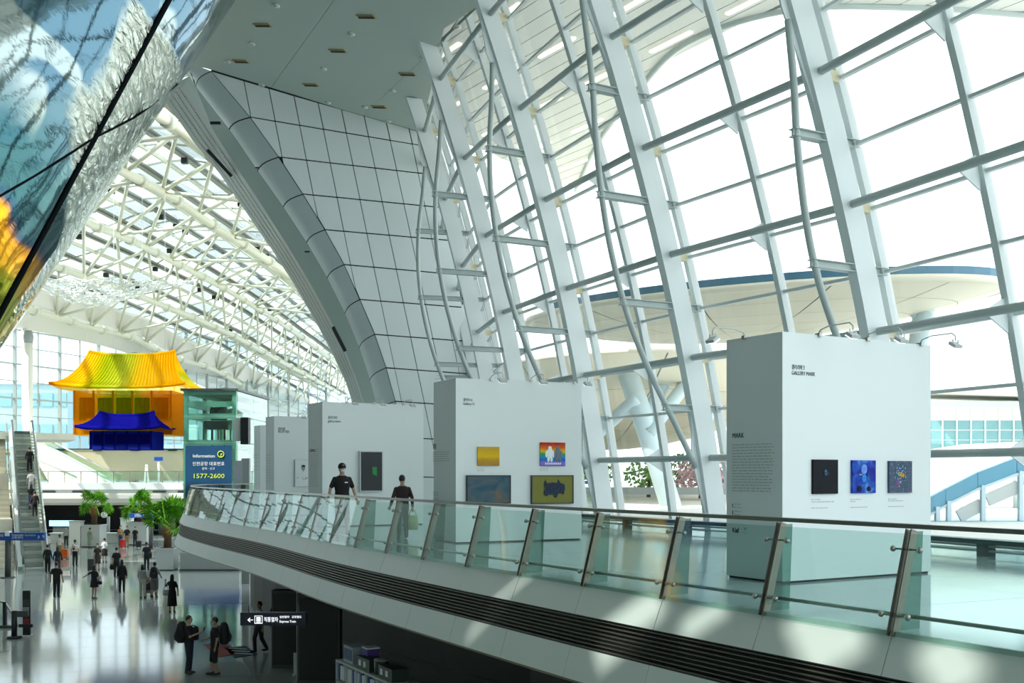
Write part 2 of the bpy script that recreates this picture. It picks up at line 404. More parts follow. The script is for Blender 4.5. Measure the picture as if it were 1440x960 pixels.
for i in range(NI):
    n = ribn(i); al = Vector((-n.y, n.x, 0)); m = MB(); Z = zs(-1.56, ZTOP[i], 1.2); vs = []
    for z in Z:
        vs += [rib(i, z, o) + al * w for o, w in ((-.30, -.125), (.30, -.125), (.30, .125), (-.30, .125))]
    m.add(vs, [(k * 4 + j, k * 4 + (j + 1) % 4, k * 4 + 4 + (j + 1) % 4, k * 4 + 4 + j) for k in range(len(Z) - 1) for j in range(4)])
    m.add(vs[:4], [(0, 1, 2, 3)]); m.add(vs[-4:], [(3, 2, 1, 0)])
    rb = m.build('rib', M_RIB, cw)
    ztop = 9.1 if i <= 2 else 12.1
    BB = bows(i)
    pts = catmull([rib(i, z, -d - .30 * (0 if d > .5 else 0)) for z, d in BB], 4)
    MB().tube(pts, .078, 10).build('bow_tube', M_TUBE, rb)
    for (z0, z1) in ((BB[0][0] - .7, BB[0][0] + .9), (BB[-1][0] - 1.1, BB[-1][0] + 1.0)):   # end gussets
        d = BB[0][1] if z0 < 2 else BB[-1][1]; zm = BB[0][0] if z0 < 2 else BB[-1][0]
        poly = [rib(i, z0 - .8, -.29), rib(i, zm - .25, -d - .05), rib(i, zm + .25, -d - .1), rib(i, z1 + .5, -.29)]
        MB().prism([p - al * .02 for p in poly], al * .04).build('gusset_plate', M_RIB, rb)
    for z in SZ:
        if z > (7 if i <= 2 else 11): continue
        a = rib(i, z, -(bow(i, z) + .12)); b = rib(i, z, .66); b.z = a.z = CAMZ + z
        st = MB()
        for dz in (-.075, .075): st.bar(a + Vector((0, 0, dz)), b + Vector((0, 0, dz)), .22, .018)
        st.bar(a, b, .05, .13); st.build('strut', M_TUBE, rb)
    for z in PZ:
        MB().bar(rib(i, z, .28), rib(i, z, .58), .16, .22).build('bracket', M_STAIN, rb)
for i in range(NI - 1):
    for z in PZ:
        if z > 13.6: continue
        pts = [rib(i + t, z, .02) for t in (0, .5, 1)]
        n = ribn(i); al = Vector((-n.y, n.x, 0)); d = (pts[2] - pts[0]).normalized()
        pts[0] += d * .14; pts[2] -= d * .14
        MB().tube(pts, .088, 10).build('purlin', M_TUBE, cw)
        c = rib(i + .5, z, .02); q = rib(i + .5, z, .56)
        MB().prism([c + Vector((0, 0, .07)), c - Vector((0, 0, .07)), q - Vector((0, 0, .36)), q + Vector((0, 0, .36))], d * .03).build('gusset_plate', M_RIB, cw)
GO = .66
ROWS = [-1.5] + [.4 + 1.31 * k for k in range(0, 12)]
for j in range((NI - 1) * 2 + 1):
    i = j * .5
    n = ribn(i); al = Vector((-n.y, n.x, 0)); m = MB(); Z = zs(-1.5, ROWS[-1], 1.4); vs = []
    for z in Z: vs += [rib(i, z, GO + o) + al * w for o, w in ((-.12, -.075), (.10, -.075), (.10, .075), (-.12, .075))]
    m.add(vs, [(k * 4 + q, k * 4 + (q + 1) % 4, k * 4 + 4 + (q + 1) % 4, k * 4 + 4 + q) for k in range(len(Z) - 1) for q in range(4)])
    m.build('mullion', M_STEEL, cw)
    if j == (NI - 1) * 2: break
    for r, z in enumerate(ROWS):
        MB().bar(rib(i, z, GO), rib(i + .5, z, GO), .10, .07).build('transom', M_STEEL, cw)
        if r + 1 < len(ROWS):
            z2 = ROWS[r + 1]; o = GO + .03
            a, b, c, d = rib(i + .02, z + .04, o), rib(i + .48, z + .04, o), rib(i + .48, z2 - .04, o), rib(i + .02, z2 - .04, o)
            MB().prism([a, b, c, d], ribn(i) * .02).build('pane', M_GLASS, cw)
# low barrier along the foot of the glass
lb = S(empty('trim_barrier', (rib(3, -1.55, -.5).x, rib(3, -1.55, -.5).y, DZ)))
M_BAR = mat('barrier_paint', (.05, .08, .085), .35)
for i in range(0, NI - 1):
    a, b = rib(i, -1.28, -1.0), rib(i + 1, -1.28, -1.0)
    MB().bar(a, b, .34, .09).build('barrier_top', M_BAR, lb)
    for dz in (.09, .18): MB().bar(a - Vector((0, 0, dz)), b - Vector((0, 0, dz)), .05, .035).build('barrier_bar', M_LGREY, lb)
    for t in (.0, .5): 
        c = rib(i + t, -1.42, -1.0); BX('barrier_foot', c, .26, .22, .27, M_BAR, lb)

# ---- end wall of the mezzanine: clad in big panels, traced joints set on one leaning plane
PA, PB, PC = W(543, 173, 45.9), W(297, 100, 43.2), W(605, 595, 48.2)
PN = (PB - PA).cross(PC - PA).normalized()
if PN.y > 0: PN = -PN
def EW(px, py): return hit(px, py, PA, PN)
LE = [(262, 86), (297, 100), (352, 165), (392, 221), (426, 273), (457, 323), (484, 372), (506, 421), (527, 470), (543, 517), (556, 564), (566, 615), (572, 670), (574, 730)]
RE = [(590, 150), (606, 188), (600, 206), (611, 246), (622, 292), (632, 338), (642, 386), (650, 432), (660, 480), (668, 526), (674, 572), (678, 620), (680, 672), (680, 732)]
VL = [((343, 115), (.19)), ((378, 125), .19), ((413, 135), .195), ((447, 145), .2), ((480, 155), .205), ((512, 165), .21), ((543, 173), .215), ((575, 182), .205), ((604, 190), .2), ((634, 200), .2)]
ew = S(empty('wall_end', EW(560, 690)))
def clip(poly, a, b, keep):
    """clip 2D polygon by line a->b (keep = sign of side)"""
    out = []; side = lambda p: ((b[0] - a[0]) * (p[1] - a[1]) - (b[1] - a[1]) * (p[0] - a[0])) * keep
    for i in range(len(poly)):
        p, q = poly[i], poly[(i + 1) % len(poly)]; sp, sq = side(p), side(q)
        if sp >= 0: out.append(p)
        if (sp > 0 > sq) or (sp < 0 < sq):
            t = sp / (sp - sq); out.append((p[0] + (q[0] - p[0]) * t, p[1] + (q[1] - p[1]) * t))
    return out
CEILL = ((262, 86), (608, 189))
for r in range(len(LE) - 1):
    band = [LE[r], RE[r], RE[r + 1], LE[r + 1]]
    if r == 0: band = [(297, 96), (608, 189), (600, 206), (352, 165), (297, 100)]
    if r == 1: continue
    if r == 0: band = clip(band, (297, 98.5), (608, 189), 1)
    lines = [((x + (0 - y) * s, 0), (x + (900 - y) * s, 900)) for (x, y), s in VL]
    rest = band
    for ln in lines + [None]:
        piece = rest if ln is None else clip(rest, ln[0], ln[1], 1)
        if ln is not None: rest = clip(rest, ln[0], ln[1], -1)
        if len(piece) < 3: continue
        P3 = [EW(*p) for p in piece]; c = sum(P3, Vector()) / len(P3)
        if max((p - c).length for p in P3) < .25: continue
        P3 = [p + (c - p).normalized() * min(.03, (c - p).length * .4) for p in P3]
        MB().prism(P3, PN * .06).build('panel', M_TILE, ew)
bk = [EW(*p) - PN * .03 for p in [(290, 93), (612, 188), (735, 732), (574, 735)] ]
bk = [EW(*p) - PN * .03 for p in LE[1:]] + [EW(*p) - PN * .03 for p in ((690, 735), (690, 560), (650, 380), (612, 186))]
MB().prism(bk, PN * -.25).build('backing', M_JOINT, ew)
# rounded band, soffit and perforated strip of the arch beam beside it
EB = [(268, 106), (275, 122), (322, 182), (362, 240), (398, 291), (431, 341), (460, 391), (485, 441), (505, 489), (520, 534), (531, 578), (539, 625), (543, 675), (545, 732)]
EC = [(255, 113), (258, 120), (300, 184), (338, 243), (373, 296), (405, 346), (435, 396), (463, 447), (486, 493), (503, 537), (516, 580), (525, 626), (530, 675), (532, 732)]
ED = [(215, 120), (233, 143), (275, 203), (308, 243), (345, 297), (381, 349), (412, 397), (441, 447), (466, 494), (486, 537), (500, 580), (510, 626), (516, 675), (518, 732)]
def lift(P, dy): return [W(p[0], p[1], EW(*L).y + dy) for p, L in zip(P, LE)]
A3 = lift(LE, 0); B3 = lift(EB, 1.3); C3 = lift(EC, 2.2); D3 = lift(ED, 4.5)
for r in range(len(LE) - 1):                 # rounded panels, curved across
    g = .012; vs = []
    for t in [g + (1 - 2 * g) * k / 5 for k in range(6)]:
        for q in (g, 1 - g):
            a = A3[r].lerp(A3[r + 1], q); b = B3[r].lerp(B3[r + 1], q)
            p = a.lerp(b, t) + Vector((-.42, -.55, 0)) * math.sin(PI * t) * .28; vs.append(p)
    m = MB(); m.add(vs, [(2 * k, 2 * k + 1, 2 * k + 3, 2 * k + 2) for k in range(5)], True); m.build('rounded_panel', M_TILE, ew)
ribbon(A3, B3, (.3, .8, 0)).build('backing', M_JOINT, ew)
ribbon(B3, C3, (.3, .6, 0)).build('soffit_band', M_CEIL, ew)
ribbon(C3, D3, (.5, .6, 0)).build('perforated_strip', M_RIMW, ew)
m = MB()
for t in [i / 260 for i in range(250)]:
    k = 1 + t * 11.5; i = int(k); q = k - i; a = C3[i].lerp(C3[i + 1], q); b = D3[i].lerp(D3[i + 1], q)
    for u in (.2, .4, .6, .8): m.box(a.lerp(b, u) - Vector((0, .02, 0)), .05, .02, .03)
o = m.build('perforation', M_GREY, ew); o['kind'] = 'stuff'
for (x0, y0, x1, y1) in ((292, 211, 325, 247), (469, 461, 485, 492)):
    a, b = W(x0, y0, 46.5), W(x1, y1, 47.5); MB().bar(a, b, .14, .2, (0, 1, 0)).build('slot', M_BLK, ew)
for (x, y, w) in ((303, 173, .42), (432, 354, .2), (362, 236, .16)): MB().box(W(x, y, 44.2), w, .12, w * .24).build('cable_stub', M_BLK, ew)

# ---- ceiling over the deck
def CP(px, py):                               # plane tilting up away from the glass
    p0 = W(600, 188, 46.4); return hit(px, py, p0, Vector((.17, 0, 1)).normalized())
cl = S(empty('ceiling', CP(500, 80)))
cpoly = [(205, -60), (262, 90), (297, 98), (413, 133), (480, 154), (608, 190), (600, 150), (625, 40), (700, -10), (760, -110)]
seams = [((470, 0), (380, 125)), ((683, 0), (513, 160))]
rest = cpoly
for ln in seams + [None]:
    if ln: a = (ln[0][0] + (ln[0][0] - ln[1][0]) * 3, ln[0][1] + (ln[0][1] - ln[1][1]) * 3); b = (ln[1][0] * 2 - ln[0][0], ln[1][1] * 2 - ln[0][1])
    piece = rest if ln is None else clip(rest, a, b, 1)
    if ln: rest = clip(rest, a, b, -1)
    P3 = [CP(*p) for p in piece]; c = sum(P3, Vector()) / len(P3); P3 = [p + (c - p).normalized() * .02 for p in P3]
    MB().prism(P3, (0, 0, .12)).build('ceiling_board', M_CEIL, cl)
P3 = [CP(*p) + Vector((0, 0, .15)) for p in cpoly]; MB().prism(P3, (0, 0, .5)).build('backing', M_JOINT, cl)
a = [EW(297, 99), EW(413, 134), EW(608, 189)]
MB().tube([p + PN * .05 for p in a], .06, 6).build('edge_joint', M_BLK, cl)
M_BRASS = mat('vent_edge', (.50, .36, .14), .4)
for k, (x, y) in enumerate(((369, 35), (339, 86), (475, 71), (515, 23), (437, 119), (573, 104), (533, 150), (478, 6))):
    if k == 7: continue
    c = CP(x, y); t = empty('air_vent', c, None, None)
    t['label'] = ('bronze slot air vent in the grey ceiling beside the mirrored tube', 'dark slot air vent closest to the corner of the ceiling and arch', 'dark slot air vent in the middle of the grey ceiling', 'dark slot air vent at the top edge of the grey ceiling',
                  'bronze slot air vent just above the clad end wall on the left', 'bronze slot air vent closest to the glass wall', 'bronze slot air vent just above the clad end wall near the ribs')[k]
    t['category'] = 'vent'; t['group'] = 'air vents in the grey ceiling'
    d = Vector((.93, -.36, -.16)).normalized()
    MB().bar(c - d * .32, c + d * .32, .26, .07).build('vent_frame', M_BRASS, t)
    for q in (-.05, .05): MB().bar(c - d * .29 + Vector((0, q, -.03)), c + d * .29 + Vector((0, q, -.03)), .07, .04).build('slot', M_BLK, t)
DLAB = {(388, 7): 'at the top edge left of the first vent', (354, 61): 'between the two vents by the mirrored tube', (320, 86): 'beside the mirrored tube at the arch corner', (455, 96): 'left of the ceiling seam in the middle', (368, 119): 'above the left end of the clad wall', (461, 144): 'above the clad wall right of a vent',
        (494, 47): 'between the two upper vents', (595, 81): 'next to the glass wall, higher up', (552, 127): 'between two vents near the ribs', (513, 150): 'at the clad wall left of the last vent', (546, 170): 'at the clad wall under the last vent', (643, 37): 'beside the rib tops at the glass wall'}
for (x, y), lab in DLAB.items():
    c = CP(x, y) - Vector((0, 0, .02)); t = empty('downlight', c, 'round white downlight in grey ceiling, ' + lab, 'light', 'downlights in the grey ceiling')
    MB().tube([c + Vector((0, 0, .03)), c - Vector((0, 0, .03))], .13, 14).build('light_ring', M_WHITE, t)
    MB().tube([c - Vector((0, 0, .02)), c - Vector((0, 0, .04))], .085, 12).build('light_lens', M_LGREY, t)

# ---- eave outside the glass: planked soffit with light strips
EP = [(22, 38), (17.8, 37), (13.6, 36.4), (9.5, 36.6), (6.5, 39.3), (5.3, 44), (4.2, 51), (3.6, 60)]
EPc = catmull([(x, y, CAMZ + 15.9) for x, y in EP], 6)
INN = [rib(i, 15.2, .3) for i in (0, 1, 2, 3, 4, 5, 6, 7)]
eave = S(empty('roof_eave', (6, 34, CAMZ + 15.9)))
M_PLK = mat('eave_plank', (.66, .68, .66), .5, noise=.04, nscale=.5)
poly2 = [(p.x, p.y) for p in EPc] + [(p.x - .6, p.y) for p in INN[::-1]] + [(12, 8), (24, 8)]
NPL = 34
dirp = Vector((.55, -.83)); perp = Vector((.83, .55))
lo, hi = min(Vector(p).dot(perp) for p in poly2), max(Vector(p).dot(perp) for p in poly2)
import mathutils.geometry as MG
def inside(p, poly):
    c = False; n = len(poly)
    for i in range(n):
        (x1, y1), (x2, y2) = poly[i], poly[(i + 1) % n]
        if (y1 > p[1]) != (y2 > p[1]) and p[0] < (x2 - x1) * (p[1] - y1) / (y2 - y1) + x1: c = not c
    return c
def spans(d):
    runs = []; on = False
    for t in range(-400, 401):
        i_ = inside(perp * d + dirp * (t * .25), poly2)
        if i_ and not on: st_ = t
        if on and not i_: runs.append((st_ * .25, (t - 1) * .25))
        on = i_
    return runs
st = (hi - lo) / NPL
for k in range(NPL):
    d0, d1 = lo + st * k + .02, lo + st * (k + 1) - .02; A_, B_ = spans(d0 + .02), spans(d1 - .02)
    for sa in A_:
        sb = [r for r in B_ if min(r[1], sa[1]) > max(r[0], sa[0])]
        if not sb: continue
        sb = sb[0]; q = [perp * d0 + dirp * sa[0], perp * d0 + dirp * sa[1], perp * d1 + dirp * sb[1], perp * d1 + dirp * sb[0]]
        MB().prism([Vector((p.x, p.y, CAMZ + 15.9)) for p in q], (0, 0, .1)).build('plank', M_PLK, eave)
        if k % 4 == 2:
            for e in range(6):
                c = perp * (d0 + st / 2) + dirp * (sa[0] + 1.5 + e * 4); c2 = c + dirp * 2.2
                if inside(c, poly2) and inside(c2, poly2): MB().bar(Vector((c.x, c.y, CAMZ + 15.86)), Vector((c2.x, c2.y, CAMZ + 15.86)), .18, .06).build('light_strip', mat('strip_lens', (.9, .85, .7), .5, emit=(1, .9, .7), es=.6), eave)
MB().prism([Vector((x, y, CAMZ + 16.05)) for x, y in poly2], (0, 0, .3)).build('backing', M_GREY, eave)
MB().tube([p for p in EPc], .14, 8).build('eave_edge', M_TUBE, eave)

# ---- main hall: shell away from the picture, long roof trusses, glazed roof
S(BX('wall_back', (-32, -32, 15), 90, .5, 34, M_CEIL)); S(BX('wall_left', (-77, 33, 15), .5, 130, 32, M_CEIL))
# near roof in strips laid along the sun's slope line, with unseen slots shaped to throw sun streaks on the balcony
hc = S(empty('ceiling_hall', (-34, 12, 31)))

def fpt(px, py):                              # point of the balcony front nearest to a line of sight
    best = None
    for i in range(0, 400):
        q = RL[-1] * .55 * i / 400
        for (o1, z1, o2, z2) in ((.30, 0, .475, -.42), (.475, -.42, .535, -.86), (.535, -.86, .68, -1.31)):
            for t in (0, .2, .4, .6, .8):
                p = rail(q, o1 + (o2 - o1) * t, DZ + z1 + (z2 - z1) * t)
                if p.y < 3: continue
                e = (HX + F * p.x / p.y - px) ** 2 + (HY - F * (p.z - CAMZ) / p.y - py) ** 2
                if best is None or e < best[0]: best = (e, p)
    return best[1]
pa = fpt(733, 827); pb = fpt(655, 930)
def sunup(p, z): return p + SUND * ((z - p.z) / SUND.z)
qa, qb = sunup(pa, 31), sunup(pb, 31); dd = (qb - qa); dd.z = 0; dd.normalize(); pe = Vector((-dd.y, dd.x, 0))
def acr(p): return (sunup(p, 31) - qa).dot(pe)
def alongv(p): return (sunup(p, 31) - qa).dot(dd)
slots = []
for (p0, p1, hw) in (((735, 824), (655, 930), .22), ((903, 850), (850, 956), .42), ((992, 856), (968, 900), .45), ((1168, 892), (1140, 945), .62), ((1335, 935), (1318, 957), .62)):
    g, h = fpt(*p0), fpt(*p1); ls = sorted((alongv(g), alongv(h))); slots.append(((acr(g) + acr(h)) / 2, hw, ls[0] - .35, ls[1] + .35))
slots.sort()
hpoly = [(-77, -32), (12, -32), (12, 10), (-1, 28), (-14, 30), (-15, 58), (-77, 58)]
def strip(a0, a1, poly):
    la = qa + pe * a0; lb_ = qa + pe * a1
    pc = clip(poly, (la.x, la.y), (la.x + dd.x, la.y + dd.y), 1); return clip(pc, (lb_.x, lb_.y), (lb_.x + dd.x, lb_.y + dd.y), -1)
def board(pc):
    if len(pc) > 2: MB().prism([(x, y, 31) for x, y in pc], (0, 0, .5)).build('roof_board', M_CEIL, hc)
cur = -200
for c, w, l0, l1 in slots:
    if c - w > cur: board(strip(cur, c - w, hpoly))
    c0 = max(cur, c - w); pc = strip(c0, c + w, hpoly)
    gp_ = clip(clip(pc, ((qa + dd * l0).x, (qa + dd * l0).y), ((qa + dd * l0 + pe).x, (qa + dd * l0 + pe).y), -1), ((qa + dd * l1).x, (qa + dd * l1).y), ((qa + dd * l1 + pe).x, (qa + dd * l1 + pe).y), 1)
    if len(gp_) > 2: MB().prism([(x, y, 31.2) for x, y in gp_], (0, 0, .04)).build('sun_dimmer_pane', M_ROOFG, hc)  # tinted pane added out of view to dim the sun through the slot
    for l, sg in ((l0, 1), (l1, -1)):
        m0 = qa + dd * l; board(clip(pc, (m0.x, m0.y), (m0.x + pe.x, m0.y + pe.y), sg))
    cur = c + w
board(strip(cur, 200, hpoly))

hall = S(empty('roof', (-40, 110, 24)))
TR = {
 'a': [(205, 152, 64), (265, 190, 70), (345, 262, 80), (420, 330, 92), (470, 385, 104)],
 'b': [(120, 208, 70), (167, 238, 76), (242, 277, 86), (293, 312, 93), (365, 358, 105), (420, 397, 118), (470, 440, 134), (505, 478, 150)],
 'c': [(60, 280, 80), (123, 313, 88), (183, 337, 97), (248, 370, 110), (315, 405, 125), (371, 439, 140), (420, 471, 158), (474, 512, 180), (505, 535, 205)],
 'd': [(0, 340, 88), (40, 358, 92), (102, 383, 100), (193, 415, 112), (240, 434, 120), (281, 450, 128), (335, 475, 142), (382, 501, 158), (442, 533, 182), (490, 560, 212)],
 'e': [(-40, 408, 98), (33, 433, 106), (80, 445, 112), (127, 460, 119), (188, 475, 130), (235, 500, 139), (297, 518, 152), (343, 543, 165), (393, 568, 178), (435, 588, 190)]}
TP = {k: catmull([W(*p) for p in v], 5) for k, v in TR.items()}
def along(P, Y):
    for p, q in zip(P[:-1], P[1:]):
        if p.y <= Y <= q.y: return p.lerp(q, (Y - p.y) / (q.y - p.y))
    return None
keys = list(TP)
for k in keys:
    MB().tube(TP[k], .36, 10).build('chord_tube', M_TRUSS, hall)
    P = TP[k]
    for Y in range(int(P[0].y) + 3, int(P[-1].y) - 2, 7):
        c = along(P, Y); d = (along(P, Y + 1.0) or c) - c
        if d.length > 0: MB().tube([c - d * .35, c + d * .35], .50, 10).build('node_sleeve', M_TRUSS, hall)
for k1, k2 in zip(keys[:-1], keys[1:]):
    P, Q = TP[k1], TP[k2]; U = []
    y0 = max(P[0].y, Q[0].y); y1 = min(P[-1].y, Q[-1].y)
    y = y0
    while y <= y1: 
        a, b = along(P, y), along(Q, y)
        if a and b: U.append((a + b) / 2 + Vector((0, 0, 2.9)))
        y += 3.5
    if len(U) > 1: MB().tube(U, .27, 8).build('upper_chord', M_TRUSS, hall)
    for j in range(0, len(U) - 1):
        yy = U[j].y
        a, b = along(P, yy), along(Q, yy)
        if j % 2 == 0:
            for e in (a, b): MB().tube([e, U[j]], .17, 6).build('truss_web', M_TRUSS, hall)
            a2, b2 = along(P, yy + 7), along(Q, yy + 7)
            for e in (a2, b2):
                if e: MB().tube([e, U[j]], .15, 6).build('truss_web', M_TRUSS, hall)
            if a and b and j % 4 == 0: MB().tube([a, b], .14, 6).build('truss_web', M_TRUSS, hall)
# glazed roof skin carried above the chords
def roofpt(u, Y):                             # u: 0 at the tube beside the arch, 4 at the outer beam, beyond = lower
    ks = keys; 
    def ext(P, Y):
        q = along(P, Y)
        if q: return q
        if Y < P[0].y: d = (P[1] - P[0]); return P[0] + d * ((Y - P[0].y) / d.y)
        d = (P[-1] - P[-2]); return P[-1] + d * ((Y - P[-1].y) / d.y)
    uu = max(0, min(3.999, u)); i = int(uu); a = ext(TP[ks[i]], Y); b = ext(TP[ks[i + 1]], Y); p = a.lerp(b, uu - i)
    if u > 4: p = p + (b - a) * (u - 4)
    if u < 0: p = p + (a - b) * (-u)
    return p + Vector((0, 0, 3.6))
NU = 22
us = [-.6 + i * .25 for i in range(NU)]; Ys = [60 + 4.6 * k for k in range(34)]
for i, u in enumerate(us):
    pts = [roofpt(u, Y) for Y in Ys[::2]]
    m = MB()
    for a, b in zip(pts[:-1], pts[1:]): m.bar(a, b, .22 if i % 2 else .55, .35)
    m.build('roof_bar', M_TRUSS if i % 2 else M_ROOFB, hall)
    if i % 2 == 0:
        m = MB()
        for a, b in zip(pts[:-1], pts[1:]): m.bar(a + Vector((.5, 0, -.25)), b + Vector((.5, 0, -.25)), .10, .16)
        m.build('lighting_rail', M_DGREY, hall)
for j, Y in enumerate(Ys):
    pts = [roofpt(u, Y) for u in us]; m = MB()
    for a, b in zip(pts[:-1], pts[1:]): m.bar(a, b, .10, .14)
    m.build('cross_bar', M_ROOFB, hall)
for i in range(0, NU - 1, 3):
    for j in range(0, len(Ys) - 1, 2):
        i2 = min(i + 3, NU - 1); j2 = min(j + 2, len(Ys) - 1)
        q = [roofpt(us[i], Ys[j]), roofpt(us[i2], Ys[j]), roofpt(us[i2], Ys[j2]), roofpt(us[i], Ys[j2])]
        MB().prism([p + Vector((0, 0, .2)) for p in q], (0, 0, .03)).build('roof_pane', M_ROOFG if (i // 3 + j // 2) % 2 else M_FGLASS, hall)
m = MB(); rnd = random.Random(3)
for k in range(46):
    p = roofpt(us[2 * rnd.randint(1, 9)], rnd.uniform(66, 150)); BX('floodlight', p + Vector((.4, 0, -.7)), .5, .4, .45, M_BLK, hall)
# outer beam: pale soffit beside the outermost tube
lo_ = [(-40, 452, 104), (33, 463, 112), (100, 476, 121), (185, 499, 136), (280, 541, 156), (370, 586, 178), (410, 606, 190)]
LB = catmull([W(*p) for p in lo_], 5); E2 = [along(TP['e'], max(TP['e'][0].y, min(TP['e'][-1].y, p.y - 4))) for p in LB]
ribbon(LB, [e + Vector((0, 0, .1)) for e in E2], (0, 0, .5)).build('beam_soffit', mat('pale_beam', (.66, .65, .61), .5, noise=.03), hall)
ribbon([e + Vector((.3, 0, .5)) for e in E2], [e + Vector((1.5, 2, 2.2)) for e in E2], (0, 0, .3)).build('beam_gutter', mat('pale_beam', (.6, .6, .6)), hall)

# columns under the outer beam
for k, (px, py, Y, rr) in enumerate(((40, 466, 110, .42), (190, 497, 133, .5), (318, 546, 158, .55), (401, 592, 178, .5))):
    t = W(px, py, Y); c = empty('column', (t.x, t.y, 0), None, None, None, 'structure')
    MB().tube([(t.x, t.y, 0), (t.x, t.y, t.z - 1.2)], rr, 16).build('column_shaft', M_CREAM, c)
    MB().loft([(t.x, t.y, t.z - 1.2, rr, rr), (t.x, t.y, t.z - .5, rr * 1.25, rr * 1.25), (t.x, t.y, t.z + .1, rr * .8, rr * .8)], 14).build('column_head', M_GREY, c)
    MB().tube([(t.x - 1.3, t.y + 2, 0), (t.x - 1.3, t.y + 2, t.z + 1)], .28, 10).build('wall_post', M_STEEL, c)
# glass side wall of the hall behind the columns
sw = S(empty('window_2', (-50, 140, 0)))
WL = [Vector((-66, 92, 0)), Vector((-55, 118, 0)), Vector((-47, 143, 0)), Vector((-41, 165, 0)), Vector((-34, 195, 0))]
WLc = catmull(WL, 8)
NSEG = len(WLc) - 1
for i, p in enumerate(WLc):
    MB().bar(p, p + Vector((0, 0, 26)), .08 if i % 2 else .34, .3, (0, 1, 0)).build('mullion', M_MULL, sw)
    if i == NSEG: break
    q = WLc[i + 1]
    for k, z in enumerate([8.6 + 1.9 * j for j in range(10)]):
        MB().bar(p + Vector((0, 0, z)), q + Vector((0, 0, z)), .2, .18 if k % 2 else .10).build('transom', M_MULL, sw)
    for z0, z1 in ((0, 8.5), (8.7, 16.1), (16.3, 26)):
        MB().prism([p + Vector((0, 0, z0)), q + Vector((0, 0, z0)), q + Vector((0, 0, z1)), p + Vector((0, 0, z1))], (-.03, -.01, 0)).build('pane', M_FGLASS, sw)
ws = S(empty('window_3', (-20, 198, 0)))
for k in range(9):
    x = -34 + k * 5; BX('mullion', (x, 197, 10), .3, .3, 22, M_STEEL, ws)
    if k < 8: BX('pane', (x + 2.5, 197, 10), 4.6, .04, 22, M_FGLASS, ws)
# ================================================================== EXHIBITION WALLS AND ART
def art_mat(name, stops, scale=3.0, axis=None, detail=4, rough=.45, dist=0.0):
    """paint: noise (or a gradient along a generated axis) through a colour ramp"""
    m = bpy.data.materials.new(name); m.use_nodes = True; nt = m.node_tree; b = nt.nodes['Principled BSDF']; b.inputs['Roughness'].default_value = rough; b.inputs['Specular IOR Level'].default_value = .12
    tc = nt.nodes.new('ShaderNodeTexCoord'); nz = nt.nodes.new('ShaderNodeTexNoise'); nz.inputs['Scale'].default_value = scale; nz.inputs['Detail'].default_value = detail; nz.inputs['Distortion'].default_value = dist
    nt.links.new(tc.outputs['Generated'], nz.inputs['Vector']); cr = nt.nodes.new('ShaderNodeValToRGB'); e = cr.color_ramp.elements
    e[0].position = stops[0][0]; e[0].color = (*stops[0][1], 1); e[1].position = stops[-1][0]; e[1].color = (*stops[-1][1], 1)
    for p, c in stops[1:-1]: q = e.new(p); q.color = (*c, 1)
    src = nz.outputs['Fac']
    if axis:
        sx = nt.nodes.new('ShaderNodeSeparateXYZ'); nt.links.new(tc.outputs['Generated'], sx.inputs[0])
        ma = nt.nodes.new('ShaderNodeMath'); ma.operation = 'MULTIPLY_ADD'; ma.inputs[1].default_value = .22
        sb = nt.nodes.new('ShaderNodeMath'); sb.operation = 'SUBTRACT'; sb.inputs[1].default_value = .11
        nt.links.new(src, ma.inputs[0]); nt.links.new(sx.outputs[axis], ma.inputs[2]); nt.links.new(ma.outputs[0], sb.inputs[0]); src = sb.outputs[0]
    nt.links.new(src, cr.inputs[0]); nt.links.new(cr.outputs[0], b.inputs['Base Color']); return m
Zv = Vector((0, 0, 1))
